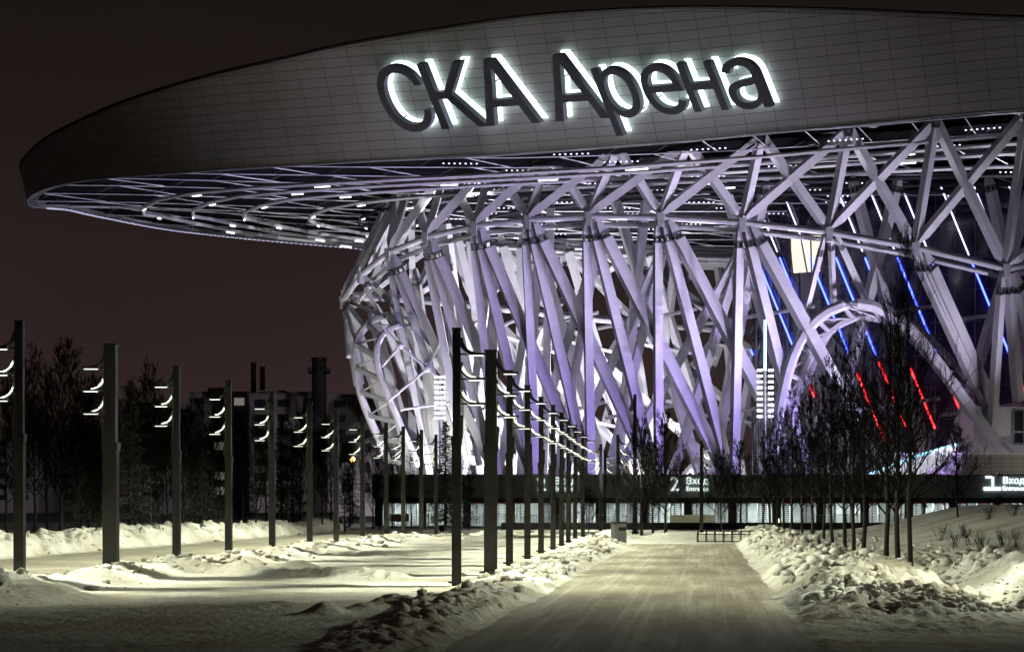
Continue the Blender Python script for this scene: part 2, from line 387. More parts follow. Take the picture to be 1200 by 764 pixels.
def walk_mat():
    m = mat('packed_walk', (.26, .23, .19), .5, bump=.15, bscale=12)
    n = m.node_tree; b = n.nodes['Principled BSDF']; t = n.nodes.new('ShaderNodeTexCoord')
    bk = n.nodes.new('ShaderNodeTexBrick'); bk.offset = .5; bk.inputs['Scale'].default_value = 1
    bk.inputs['Brick Width'].default_value = .9; bk.inputs['Row Height'].default_value = .45; bk.inputs['Mortar Size'].default_value = .012
    bk.inputs['Color1'].default_value = (.40, .36, .27, 1); bk.inputs['Color2'].default_value = (.33, .295, .215, 1); bk.inputs['Mortar'].default_value = (.36, .34, .29, 1)
    mp = n.nodes.new('ShaderNodeMapping'); mp.inputs['Rotation'].default_value = (0, 0, PI/2+.11)
    n.links.new(t.outputs['Object'], mp.inputs[0]); n.links.new(mp.outputs[0], bk.inputs['Vector'])
    a = n.nodes.new('ShaderNodeTexNoise'); a.inputs['Scale'].default_value = .55; a.inputs['Detail'].default_value = 9; a.inputs['Roughness'].default_value = .68
    mp2 = n.nodes.new('ShaderNodeMapping'); mp2.inputs['Rotation'].default_value = (0, 0, .11); mp2.inputs['Scale'].default_value = (1.9, .16, 1)
    mp3 = n.nodes.new('ShaderNodeMapping'); mp3.inputs['Rotation'].default_value = (0, 0, .11); mp2.inputs['Rotation'].default_value = (0, 0, 0)
    n.links.new(t.outputs['Object'], mp3.inputs[0]); n.links.new(mp3.outputs[0], mp2.inputs[0]); n.links.new(mp2.outputs[0], a.inputs['Vector'])
    r = n.nodes.new('ShaderNodeValToRGB'); r.color_ramp.elements[0].position = .46; r.color_ramp.elements[1].position = .64
    n.links.new(a.outputs['Fac'], r.inputs[0])
    mp4 = n.nodes.new('ShaderNodeMapping'); mp4.inputs['Scale'].default_value = (5.5, .035, 1); n.links.new(mp3.outputs[0], mp4.inputs[0])
    tk = n.nodes.new('ShaderNodeTexNoise'); tk.inputs['Scale'].default_value = 1; tk.inputs['Detail'].default_value = 5; tk.inputs['Roughness'].default_value = .7; n.links.new(mp4.outputs[0], tk.inputs['Vector'])
    ad = n.nodes.new('ShaderNodeMath'); ad.operation = 'MULTIPLY_ADD'; ad.inputs[1].default_value = .5; n.links.new(tk.outputs['Fac'], ad.inputs[0])
    sb = n.nodes.new('ShaderNodeMath'); sb.operation = 'SUBTRACT'; sb.inputs[1].default_value = .25; n.links.new(a.outputs['Fac'], sb.inputs[0]); n.links.new(sb.outputs[0], ad.inputs[2]); n.links.new(ad.outputs[0], r.inputs[0])
    mx = n.nodes.new('ShaderNodeMix'); mx.data_type = 'RGBA'
    n.links.new(r.outputs[0], mx.inputs[0]); n.links.new(bk.outputs['Color'], mx.inputs[6]); mx.inputs[7].default_value = (.62, .585, .50, 1)
    n.links.new(mx.outputs[2], b.inputs['Base Color'])
    return m
M['walk'] = walk_mat()
w = MB(); Ys = np.linspace(-20, 112, 60)
w.add([(PX(y)-.4, y, 0) for y in Ys]+[(PX(y)+PW+.4, y, 0) for y in Ys], [(i, i+60, i+61, i+1) for i in range(59)])
tag(w.build('path', M['walk']), kind='structure')
w = MB(); Ys = np.linspace(-20, 190, 60)
w.add([(XA(y)-11.8, y, .012) for y in Ys]+[(XA(y)-.8, y, .012) for y in Ys], [(i, i+60, i+61, i+1) for i in range(59)])
tag(w.build('road', mat('road_snow', (.44, .41, .34), .7, noise=.3, nscale=.8, bump=.3, bscale=6)), kind='structure')

# ------------------------------------------------------------------ arena geometry
CA = np.array([55.6, 235.0])
def hit(x, A, B, back=False, C=CA):
    k = (x-HX)/F
    a = (k/A)**2+(1/B)**2; b = 2*(-k*C[0]/A**2-C[1]/B**2); c = (C[0]/A)**2+(C[1]/B)**2-1
    D = b*b-4*a*c
    if D < 0: return None
    return (-b+(math.sqrt(D) if back else -math.sqrt(D)))/2/a
def hit_s(x, A, B, back=False):
    Y = hit(x, A, B, back)
    if Y is None:
        k = (x-HX)/F; Y = CA[1]
        for _ in range(200):
            Y -= .2
            if hit(x+.5*_, A, B) is not None: break
        Y = CA[1]-3
    return Y
def tof(p, A, B): return math.atan2((p[1]-CA[1])/B, (p[0]-CA[0])/A)
def ell(t, A, B): return np.array([CA[0]+A*math.cos(t), CA[1]+B*math.sin(t)])
RA, RB = 120., 50.
fr = [(66, 216), (91.5, 211), (146, 206), (200, 202.5), (271.5, 197), (349.5, 192.7), (440, 187), (570, 182), (700, 172), (801, 164.6), (896.7, 155), (990, 146.6), (1095.6, 136), (1200, 125.6)]
bk_ = [(75, 244), (129, 256), (199, 269), (239, 273.6), (400, 288.6), (600, 307), (760, 314)]
tb = []
for x, y in fr:
    Y = hit(x, RA, RB); p = P(x, y, Y); tb.append((tof(p, RA, RB) % (2*PI), p[2]))
for x, y in bk_:
    Y = hit(x, RA, RB, True); p = P(x, y, Y); tb.append((tof(p, RA, RB) % (2*PI), p[2]))
tb.append((PI+.02, 42.2))
tb += [(.2, 43.0), (1.0, 42), (5.6, 44.4)]
tb.sort()
tt = [a for a, b in tb]; zz = [b for a, b in tb]
TT = np.array([tt[-1]-2*PI]+tt+[tt[0]+2*PI]); ZZ = np.array([zz[-1]]+zz+[zz[0]])
def smooth_table(TT, ZZ, sig=.05):
    g = np.linspace(0, 2*PI, 721); v = np.interp(g, TT, ZZ); k = np.arange(-40, 41)*(2*PI/720); wts = np.exp(-(k/sig)**2); wts /= wts.sum()
    vv = np.concatenate([v[-41:-1], v, v[1:41]]); return g, np.convolve(vv, wts, 'valid')
gB, vB = smooth_table(TT, ZZ, .035)
def zbot(t): return float(np.interp(t % (2*PI), gB, vB))
DA, DB = .8, 3.2
topp = [(33, 181), (42, 171), (66, 155.5), (93, 143), (112, 133), (200, 102), (273, 82.5), (333, 70), (392, 55), (499, 38), (599, 22.5), (659, 16.5), (798, 9.5), (979, 12.5), (1198, 22.5)]
tb = []
for x, y in topp:
    Y = hit(x, RA+DA, RB+DB); p = P(x, y, Y); tb.append((tof(p, RA+DA, RB+DB) % (2*PI), p[2]))
tb += [(.5, 53), (1.57, 53), (2.6, 51), (PI-.05, 47.4), (PI+.02, 46.0), (5.7, 52.5)]
tb.sort(); tt = [a for a, b in tb]; zz = [b for a, b in tb]
TT2 = np.array([tt[-1]-2*PI]+tt+[tt[0]+2*PI]); ZZ2 = np.array([zz[-1]]+zz+[zz[0]])
gT, vT = smooth_table(TT2, ZZ2, .035)
def ztop(t): return float(np.interp(t % (2*PI), gT, vT))
def fascia_hit(x, y, off=0.):
    """point on the roof band (pushed out by off metres) seen along a photo ray"""
    lo, hi = -.1, 1.1
    for _ in range(40):
        s = (lo+hi)/2; A = RA+DA*s+off; B = RB+DB*s+off
        Y = hit_s(x, A, B); p = P(x, y, Y); t = tof(p, A, B)
        zs = zbot(t)+(ztop(t)-zbot(t))*s
        if zs < p[2]: lo = s
        else: hi = s
    return p

arena = thing('arena', (CA[0], CA[1], 0), 'huge floodlit arena with saucer-shaped roof on a lattice of pale steel struts', 'arena')
# roof band
nt_ = 960
vs = []; fs = []; uv = []
arc = 0; prev = None; arcs = []
for i in range(nt_+1):
    t = 2*PI*i/nt_; p = ell(t, RA, RB)
    if prev is not None: arc += np.linalg.norm(p-prev)
    prev = p; arcs.append(arc)
nv_ = 6
for i in range(nt_+1):
    t = 2*PI*i/nt_; zb = zbot(t); zt = ztop(t)
    for j in range(nv_+1):
        s = j/nv_; p = ell(t, RA+DA*s, RB+DB*s); z = zb+(zt-zb)*s
        vs.append((p[0], p[1], z)); uv.append((arcs[i]+.20*(z-zb), (z-zb)*12.5/max(zt-zb, 10.5) if False else z-zb))
for i in range(nt_):
    for j in range(nv_):
        a = i*(nv_+1)+j; fs.append((a, a+nv_+1, a+nv_+2, a+1))
fb = MB(); fb.add(vs, fs); fo = fb.build('roof_band', M['fascia'], arena, smooth=True)
ul = fo.data.uv_layers.new(name='UVMap')
lv = np.zeros(len(fo.data.loops), dtype=np.int32); fo.data.loops.foreach_get('vertex_index', lv)
ul.data.foreach_set('uv', np.array(uv)[lv].ravel())
# roof cap: shallow dome, and dark parapet capping
rc = MB(); n = 180; rings = [(1, -.35), (.8, .8), (.5, 2.0), (.2, 2.6)]
vs = []
for k, dz in rings:
    for i in range(n):
        t = 2*PI*i/n; p = CA+(ell(t, RA+DA, RB+DB)-CA)*k; vs.append((p[0], p[1], (ztop(t) if k > .9 else 51)+dz))
vs.append((CA[0], CA[1], 53.8)); fs = []
for r in range(3):
    for i in range(n): fs.append((r*n+i, r*n+(i+1) % n, (r+1)*n+(i+1) % n, (r+1)*n+i))
for i in range(n): fs.append((3*n+i, 3*n+(i+1) % n, 4*n))
rc.add(vs, fs); rc.build('roof', M['concrete'], arena)
pc = MB(); pc.path([(*ell(2*PI*i/n, RA+DA-.1, RB+DB-.1), ztop(2*PI*i/n)+.12) for i in range(n+1)], .22, 5, caps=False); pc.build('parapet_capping', M['black'], arena)
# soffit deck
sd = MB(); vs = []; rings = [(.995, .6), (.97, 3.0), (.8, 3.4), (.5, 3.6), (.2, 3.6)]
for k, dz in rings:
    for i in range(n):
        t = 2*PI*i/n; p = CA+(ell(t, RA, RB)-CA)*k; zz_ = zbot(t)*(k > .7)+(1-(k > .7))*40.5; vs.append((p[0], p[1], zz_+dz))
vs.append((CA[0], CA[1], 44)); fs = []
for r in range(4):
    for i in range(n): fs.append((r*n+i, r*n+(i+1) % n, (r+1)*n+(i+1) % n, (r+1)*n+i))
for i in range(n): fs.append((4*n+i, 4*n+(i+1) % n, 5*n))
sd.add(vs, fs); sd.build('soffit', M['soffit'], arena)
def soff_z(x, y, drop=0):
    t = math.atan2((y-CA[1])/RB, (x-CA[0])/RA); k = min(1, math.hypot((y-CA[1])/RB, (x-CA[0])/RA))
    w_ = float(sstep(.5, 1., np.array(k))); return zbot(t)*w_+40.8*(1-w_)+.25-drop
# rim tubes
rt = MB()
rt.path([(*ell(2*PI*i/360, RA-.1, RB-.1), zbot(2*PI*i/360)-.1) for i in range(361)], .16, 6, caps=False)
rt.path([(*ell(2*PI*i/360, RA-1.3, RB-1.3), zbot(2*PI*i/360)+.1) for i in range(361)], .15, 5, caps=False)
for i in range(0, 360, 1):
    t = 2*PI*i/360; t2 = 2*PI*(i+.5)/360
    a_ = (*ell(t, RA-.1, RB-.1), zbot(t)-.1); b_ = (*ell(t2, RA-1.3, RB-1.3), zbot(t2)+.1); rt.path([a_, b_], .07, 4, caps=False)
rt.build('rim_truss', M['grey'], arena)
# chords running along the building, deep dark beams between, diagonals
ch = MB(); db = MB(); ln = MB()
yc = np.arange(187.4, 284, 6.2)
for k, y in enumerate(yc):
    q = 1-((y-CA[1])/RB)**2
    if q <= 0: continue
    xe = RA*math.sqrt(q)-1
    xs = np.linspace(CA[0]-xe, min(CA[0]+xe, 120), 26)
    ln.path([(x, y, soff_z(x, y, .15)) for x in xs], .075, 4, caps=False)
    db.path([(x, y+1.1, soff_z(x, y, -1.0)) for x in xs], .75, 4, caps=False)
    for a, b in zip(range(0, 25), range(1, 26)):
        yn = y+4.4*(1 if a % 2 else -.0)
        ln.path([(xs[a], y, soff_z(xs[a], y, .1)), (xs[b], y+6.2, soff_z(xs[b], min(y+6.2, 283), .1))], .07, 4, caps=False) if k % 2 == a % 2 else None
        ch.path([(xs[a], y, soff_z(xs[a], y, .1)), (xs[a]+.6*(xs[b]-xs[a]), y+.9, soff_z(xs[a], y, -1.9))], .11, 4, caps=False)
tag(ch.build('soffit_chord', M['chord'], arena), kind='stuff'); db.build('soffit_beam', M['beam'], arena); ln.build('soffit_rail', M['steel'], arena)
# pale panels inside the truss depth
pp = MB()
for _ in range(210):
    t = rng.uniform(0, 2*PI); k = math.sqrt(rng.uniform(.3, .93)); p = CA+(ell(t, RA, RB)-CA)*k
    if p[0] > 110: continue
    z = soff_z(*p, -1.3); a_ = rng.uniform(1.2, 3.2); b_ = rng.uniform(.8, 1.5)
    pp.box((p[0], p[1], z), (a_, b_, .08), rz=rng.choice([0, .6, -.6]))
tag(pp.build('soffit_panel', M['soffit_panel'], arena), kind='stuff')
# ring catwalks with led dashes
ringk = [.875, .82, .763, .69, .635, .57, .5]
leds = MB()
for k in ringk:
    rm = MB(); N = 44; pts = []
    for i in range(N+1):
        t = 2*PI*i/N; p = CA+(ell(t, RA, RB)-CA)*k; pts.append(np.array([p[0], p[1], soff_z(*p, 1.2)]))
    rm.path(pts, .26, 5, caps=False); rm.build('ring_catwalk', M['steel'] if k > .66 else M['chord'], arena)
    for i in range(N):
        if pts[i][0] < 100 and (i*7+int(k*100)) % (2 if pts[i][0] < -5 else 3) == 0:
            a_ = pts[i]*.95+pts[i+1]*.05; b_ = pts[i]*.60+pts[i+1]*.40
            if pts[i][0] > 6 and i % 2: continue
            ld_ = MB(); ld_.bar(a_-np.array([0, 0, .36]), a_*.5+b_*.5-np.array([0, 0, .36]), .13, .1); ld_.build('led_dash', M['led_w'], arena)
# rows of small downlights under the roof
dots = MB(); ndr = 0
for k, y in enumerate(np.arange(191, 280, 4.4)):
    q = 1-((y-CA[1])/RB)**2; xe = RA*math.sqrt(max(q, 0))
    x = CA[0]-xe+6+4*(k % 3)
    while x < 108:
        if x > -12 or y < 196:
            if (int(x)+k) % 3: dots = MB()
            for j in range(7): dots.box((x+j*.62, y+.2, soff_z(x+j*.6, y, .45)), (.18, .16, .1))
            if dots.v and ndr < 95: dots.build('downlight_row', M['led_v'], arena); ndr += 1; dots = MB()
        x += 15+3*(k % 2)
rl = MB()
for i in range(60, 176):       # lights along the far rim
    t = PI*i/180
    for f in (0, .5):
        p = ell(t+f*PI/180, RA-.7, RB-.7); rl.box((p[0], p[1], zbot(t)-.25), (.5, .3, .12))
tag(rl.build('rim_light', M['led_rim'], arena), kind='stuff')

# lattice: waist ring nodes, upper nodes, feet
A2, B2 = 79.2, 38.0
for A2 in np.arange(74, 86, .1):
    if hit(400.0, A2, B2) is not None: break
AU, BU = 60., 45.
for AU in np.arange(55, 90, .1):
    if hit(460.5, AU, BU) is not None: break
A3, B3 = 60., 34.
for A3 in np.arange(50, 90, .1):
    if hit(474, A3, B3) is not None: break
Npx = [(402, 352), (423, 322), (456, 296), (500, 278), (557, 265), (619, 258), (691, 254), (775, 255), (871, 261), (972, 272), (1073, 290), (1179, 315)]
Upx = [(463, 224), (471, 218), (481, 212), (522, 201), (576, 191), (644, 183), (723, 174), (805, 168), (892, 160), (994, 151), (1096, 141), (1203, 131)]
Bpx = [478, 490, 510, 553, 586, 630, 693, 772, 860, 950, 1050, 1150]
NN = [P(x, y, hit_s(x, A2, B2)) for x, y in Npx]
UU = [P(x, y, hit_s(x, AU, BU)) for x, y in Upx]
BB = [np.array([*P(x, 580, hit_s(x, A3, B3))[:2], 3.0]) for x in Bpx]
ts = [tof(p, A2, B2) % (2*PI) for p in NN]; tu = [tof(p, AU, BU) % (2*PI) for p in UU]; t3 = [tof(p, A3, B3) % (2*PI) for p in BB]
# continue round the right end and the back with even spacing
t0 = ts[-1]; span = (ts[0]-2*PI) % (2*PI)
rest = (ts[0]+2*PI-t0) if ts[0]+2*PI > t0 else 0
step = rest/24
for k in range(1, 24):
    t = t0+step*k; z = 31+2.5*math.cos(2*t)
    NN.append(np.array([*ell(t, A2, B2), 30.5+1.5*math.sin(3*t)])); UU.append(np.array([*ell(t+.04, AU, BU), 41.6])); BB.append(np.array([*ell(t, A3, B3), 3.0]))
NT = len(NN)
def outward(p): return nrm([(p[0]-CA[0])/A2**2*1000, (p[1]-CA[1])/B2**2*1000, 0])
def strut(m, p, q, w, h, head=2.6, collar=True):
    """box strut with a pinned tapered head at p: 0 pale, 1 dark"""
    p = np.asarray(p, float); q = np.asarray(q, float); d = nrm(q-p); up = outward((p+q)/2)
    up = np.array([up[0]*.82-up[1]*.57, up[0]*.57+up[1]*.82, 0])
    L = np.linalg.norm(q-p); head = min(head, L*.2)
    if not collar:
        m.bar(p+d*.35, p+d*head, w*.4, h*.5, w, h, up, 0); m.bar(p+d*head, q, w, h, w*1.03, h*1.03, up, 0); return
    m.bar(p+d*.5, p+d*head*.8, w*.45, h*.55, w*.95, h*.95, up, 0)
    m.bar(p+d*head*.8, p+d*(head*.8+.12), w*1.06, h*1.06, None, None, up, 1)
    a_ = nrm(np.cross(d, up)); b_ = np.cross(a_, d)
    for i in (-.32, .32):
        for j in (-.32, .32):
            m.bar(p+d*head*.8+a_*i*w+b_*j*h, p+d*(head*.8+.7)+a_*i*w+b_*j*h, .17, .17, None, None, up, 1)
    m.bar(p+d*(head*.8+.7), p+d*(head*.8+.82), w*1.06, h*1.06, None, None, up, 1)
    m.bar(p+d*(head*.8+.82), q, w, h, w*1.05, h*1.05, up, 0)
SM = [M['steel'], mat('collar_steel', (.10, .10, .105), .5)]
back = MB()
arch_r_targets = {9: [(937, 396), (975, 359), (1012, 354)], 10: [(1143, 452), (1157, 478), (1172, 503)], 11: [(1162, 505), (1192, 470), (1240, 500)]}
arch_l_targets = {0: [(417, 398), (424, 382), (446, 370)], 1: [(446, 371), (466, 367), (490, 384)]}
for i in range(NT):
    front = i < 12
    tg = [BB[i], BB[(i+1) % NT], BB[(i+2) % NT]]
    if i in arch_r_targets: tg = [P(x, y, 203+k) for k, (x, y) in enumerate(arch_r_targets[i])]
    if i in arch_l_targets: tg = [P(x, y, 224-k) for k, (x, y) in enumerate(arch_l_targets[i])]
    if i == NT-1: tg = [P(409, 418, 230), P(417, 450, 229), BB[NT-1]]
    tan_ = np.array([-outward(NN[i])[1], outward(NN[i])[0], 0])
    for k, q in enumerate(tg):
        L = np.linalg.norm(q-NN[i]); w_ = ((.95, 1.1, 1.3)[k] if L > 15 else .6)*(.75 if i < 3 else 1)
        q2 = q+np.array([.35*k, .7*k, 0])
        if front:
            m = MB(); strut(m, NN[i]+tan_*(k-.8)*.55, q2, w_, w_*.8); m.build('lower_strut', SM, arena)
        else: strut(back, NN[i], q2, w_, w_*.85)
    for k, j in enumerate((i-1, i, i+1)):
        if j == -1 and i == 0: continue
        if j >= NT: j = 0
        a_, b_ = UU[i], NN[j]; b2 = b_+np.array([0, .5*(k-1), .3])
        if front and j < 12 or (i == 11):
            m = MB(); strut(m, b2, a_, .95 if k != 1 else .85, .8, 1.5, False); m.build('upper_strut', SM, arena)
        else: strut(back, b2, a_, .9, .8, 1.5, False)
tag(back.build('back_strut', SM, arena), kind='stuff')
# second, inner layer of struts raking the other way
ins = MB()
for i in range(NT):
    o = -outward(NN[i])
    for k in (1, 2):
        j = i-k
        if j < 0 or (i > 8 and i < 15): continue
        p = NN[i]+o*4.2+np.array([0, 0, -.6-.5*k]); q = BB[j]-outward(NN[j])*4.5
        if i < 12: m = MB(); strut(m, p, q, .95, .8, 2.2, k == 1); m.build('inner_strut', SM, arena)
        else: strut(ins, p, q, .95, .8, 2.2, False)
tag(ins.build('inner_back_strut', SM, arena), kind='stuff')
# waist ring tubes and hubs
wb = None
for i in range(NT):
    j = (i+1) % NT
    m = MB(); o = -outward(NN[i])
    m.path([NN[i], NN[j]], .38, 8); m.path([NN[i]+o*1.6+np.array([0, 0, -.7]), NN[j]+o*1.6+np.array([0, 0, -.7])], .32, 6)
    m.path([NN[i]+np.array([0, 0, .0])+o*.2, NN[i]+o*1.6+np.array([0, 0, -.7])], .2, 5)
    m.build('waist_beam', M['steel'], arena)
    h_ = MB(); d = outward(NN[i]); h_.bar(NN[i]-np.array([0, 0, 1.1]), NN[i]+np.array([0, 0, .5]), .6, .7, .95, .9, d, 0); h_.build('node_hub', SM, arena)
    u_ = MB(); u_.bar(UU[i]-np.array([0, 0, .9]), UU[i]+np.array([0, 0, 1.3]), .8, .8, 1.6, 1.3, d, 1); u_.build('upper_hub', SM, arena)
# inner ring of raking columns
for i in range(26):
    t = 2*PI*i/26+.05; a_ = np.array([*ell(t, 60, 24), 3.]); b_ = np.array([*ell(t+.16, 66, 30), 41.3]); c_ = np.array([*ell(t-.17, 66, 30), 41.3])
    for q in (b_, c_):
        if a_[0] > 112: continue
        m = MB(); strut(m, q, a_, 1.0, 1.0, 2); m.build('inner_column', SM, arena)
it = MB()
for i in range(26):
    for z in (13, 24):
        t = 2*PI*i/26+.05; t2 = 2*PI*(i+1)/26+.05
        k = z/41.; it.path([(*ell(t, 60+5*k, 24+5*k), z), (*ell(t2, 60+5*k, 24+5*k), z+2)], .25, 5)
it.build('inner_tie', M['steel'], arena)
# entrance arches
def interp_poly(px, n):
    px = np.array(px, float); d = np.r_[0, np.cumsum(np.hypot(*np.diff(px, axis=0).T))]; g = np.linspace(0, d[-1], n)
    x = np.interp(g, d, px[:, 0]); y = np.interp(g, d, px[:, 1])
    for _ in range(2):
        x[1:-1] = (x[:-2]+2*x[1:-1]+x[2:])/4; y[1:-1] = (y[:-2]+2*y[1:-1]+y[2:])/4
    return np.stack([x, y], 1)
def arch(chords, r, name, tie=.5):
    n = 30; C3 = [[P(x, y, Yd) for x, y in interp_poly(px, n)] for px, Yd in chords]
    m = MB()
    for c, rr in zip(C3, r): m.path(c, rr, 7)
    for a in range(len(C3)-1):
        for i in range(0, n, 2):
            m.bar(C3[a][i], C3[a+1][i], tie, tie)
            if i+2 < n: m.path([C3[a][i], C3[a+1][i+2]], .12, 4)
    m.build(name, M['steel'], arena)
arch([([(455, 540), (440, 505), (424, 470), (416, 430), (415, 400), (424, 382), (442, 370), (463, 366), (485, 378), (505, 402), (527, 440), (545, 490), (555, 545)], 224.),
      ([(490, 545), (474, 508), (458, 472), (443, 437), (438, 408), (446, 390), (460, 380), (478, 378), (495, 388), (515, 412), (537, 455), (554, 505), (562, 545)], 219.)], (.5, .42), 'entrance_arch', .55)
arch([([(903, 545), (915, 470), (925, 425), (940, 390), (962, 366), (990, 354), (1018, 354), (1045, 366), (1075, 393), (1105, 432), (1135, 475), (1165, 515), (1205, 556)], 201.),
      ([(922, 545), (932, 470), (942, 430), (957, 402), (978, 380), (1005, 368), (1030, 370), (1055, 383), (1085, 412), (1115, 452), (1147, 500), (1175, 530), (1200, 556)], 205.),
      ([(935, 545), (940, 470), (952, 425), (968, 392), (990, 369), (1016, 359), (1045, 362), (1072, 380), (1100, 405), (1130, 440), (1165, 480), (1190, 515), (1225, 556)], 208.)], (.68, .5, .42), 'entrance_arch', .36)
# thin tie rods and ball joints inside the left arch
tr = MB()
for a, b in (((449, 383), (469, 405)), ((469, 405), (501, 432)), ((501, 432), (530, 455)), ((501, 432), (455, 470)), ((469, 405), (447, 430)), ((501, 432), (516, 400)), ((470, 480), (540, 470))):
    tr.path([P(*a, 217), P(*b, 217)], .19, 6)
for a in ((469, 405), (501, 432)): tr.sphere(P(*a, 216.6), .5)
tr.build('tie_rod', M['steel'], arena)

# glass hall behind the right arch
CH = np.array([87., 240.]); HA, HB = 54., 27.
def hall_hit(x, y, off=0.):
    Y = hit(x, HA+off, HB+off, False, CH)
    return None if Y is None else P(x, y, Y)
gh = MB(); n = 120; vs = []
for k, z in ((1., 5), (1, 24), (1, 42)):
    for i in range(n):
        t = 2*PI*i/n; vs.append((CH[0]+HA*k*math.cos(t), CH[1]+HB*k*math.sin(t), z))
gh.add(vs, [(r*n+i, r*n+(i+1) % n, (r+1)*n+(i+1) % n, (r+1)*n+i) for r in range(2) for i in range(n)])
gh.build('glass_hall', M['navy'], arena, smooth=True)
mu = MB()
for i in range(60):
    t = PI+PI*i/60; p = np.array([CH[0]+(HA+.1)*math.cos(t), CH[1]+(HB+.1)*math.sin(t)])
    mu.path([(*p, 5), (*p, 42)], .06, 4)
for z in range(9, 42, 4):
    mu.path([(CH[0]+(HA+.1)*math.cos(PI+PI*i/60), CH[1]+(HB+.1)*math.sin(PI+PI*i/60), z) for i in range(61)], .05, 4)
mu.build('hall_mullion', mat('hall_mullion', (.03, .03, .05), .4), arena)
random.seed(5)
for x4 in (884, 916, 935, 962, 997, 1028, 1062, 1100, 1139, 1185, 1224, 1265, 1300):
    for y0, y1, mk in ((196+random.uniform(-10, 30), 300, 'led_v'), (302, 422, 'led_b'), (424, 522+random.uniform(-22, 10), 'led_r')):
        if mk == 'led_r' and x4 < 990:
            if x4 != 935: continue
            y0, y1 = 440, 472
        m = MB(); ok = False; ys = np.arange(y0, y1, 6.)
        for a, b in zip(ys[:-1], ys[1:]):
            
            pa = hall_hit(x4+.41*(a-420), a, .35); pb = hall_hit(x4+.41*(b-420), b, .35)
            if pa is None or pb is None: continue
            m.bar(pa, pb, .15 if mk == 'led_v' else .2, .14, up=(0, 1, 0)); ok = True
        if ok: m.build('led_line', M[mk], arena)
# lit cream window high on the hall
cw = MB(); q = [hall_hit(x, y, .25) for x, y in ((926, 276), (963, 276), (961, 318), (930, 320))]
cw.prism(q, (0, .12, 0)); cwo = cw.build('lit_window', M['warm'], arena)
cb = MB()
for x in (926, 938, 950, 963): cb.bar(hall_hit(x, 276, .5), hall_hit(x+(8 if x in (938,) else 1), 320, .5), .15, .15)
cb.build('frame', M['steel_dark'], cwo)

# ------------------------------------------------------------------ roof sign
def text_mesh(ch, offset=0., size=1.):
    """outline of the text, triangulated by winding number (the font has overlapping contours)"""
    from mathutils.geometry import delaunay_2d_cdt
    cu = bpy.data.curves.new('t', 'FONT'); cu.body = ch; cu.size = size; cu.offset = offset; cu.fill_mode = 'NONE'; cu.resolution_u = 5
    ob = bpy.data.objects.new('t', cu); COL.objects.link(ob)
    dg = bpy.context.evaluated_depsgraph_get(); me = ob.evaluated_get(dg).to_mesh()
    v = np.array([x.co[:2] for x in me.vertices]); e = [tuple(x.vertices) for x in me.edges]
    ob.evaluated_get(dg).to_mesh_clear(); bpy.data.objects.remove(ob); bpy.data.curves.remove(cu)
    nb = {}
    for a, b in e: nb.setdefault(a, []).append(b); nb.setdefault(b, []).append(a)
    seen = set(); loops = []
    for st in range(len(v)):
        if st in seen or st not in nb: continue
        lp = [st]; seen.add(st); cur = nb[st][-1] if st+1 not in nb[st] else st+1
        while cur not in seen:
            seen.add(cur); lp.append(cur)
            nx_ = [k for k in nb[cur] if k not in seen]
            if not nx_: break
            cur = nx_[0]
        loops.append(lp)
    co, ed, fa = delaunay_2d_cdt([Vector(p) for p in v], e, [], 0, 1e-6)[:3]
    co = np.array([c[:] for c in co])
    def wind(p):
        w = 0
        for lp in loops:
            q = v[lp]; r = np.roll(q, -1, 0)
            up = (q[:, 1] <= p[1]) & (r[:, 1] > p[1]); dn = (q[:, 1] > p[1]) & (r[:, 1] <= p[1])
            cr_ = (r[:, 0]-q[:, 0])*(p[1]-q[:, 1])-(p[0]-q[:, 0])*(r[:, 1]-q[:, 1])
            w += int((up & (cr_ > 0)).sum())-int((dn & (cr_ < 0)).sum())
        return w
    f = [tuple(q) for q in fa if wind(co[list(q)].mean(0)) != 0]
    used = sorted({k for q in f for k in q}); mp = {k: i for i, k in enumerate(used)}
    return co[used], [tuple(mp[k] for k in q) for q in f]
def shell(m, front, backp, f, mi=0, cap_back=True):
    n = len(front); cnt = {}
    for q in f:
        for a, b in zip(q, q[1:]+q[:1]): cnt[(a, b)] = cnt.get((a, b), 0)+1
    fs = list(f)+([tuple(i+n for i in q[::-1]) for q in f] if cap_back else [])
    for (a, b) in cnt:
        if (b, a) not in cnt: fs.append((b, a, a+n, b+n))
    m.add(list(front)+list(backp), fs, mi)
sp0 = fascia_hit(470, 150)
sign = thing('roof_sign', (sp0[0]+18, sp0[1]-1, 42), 'giant backlit sign reading "СКА Арена" on the arena roof band', 'sign')
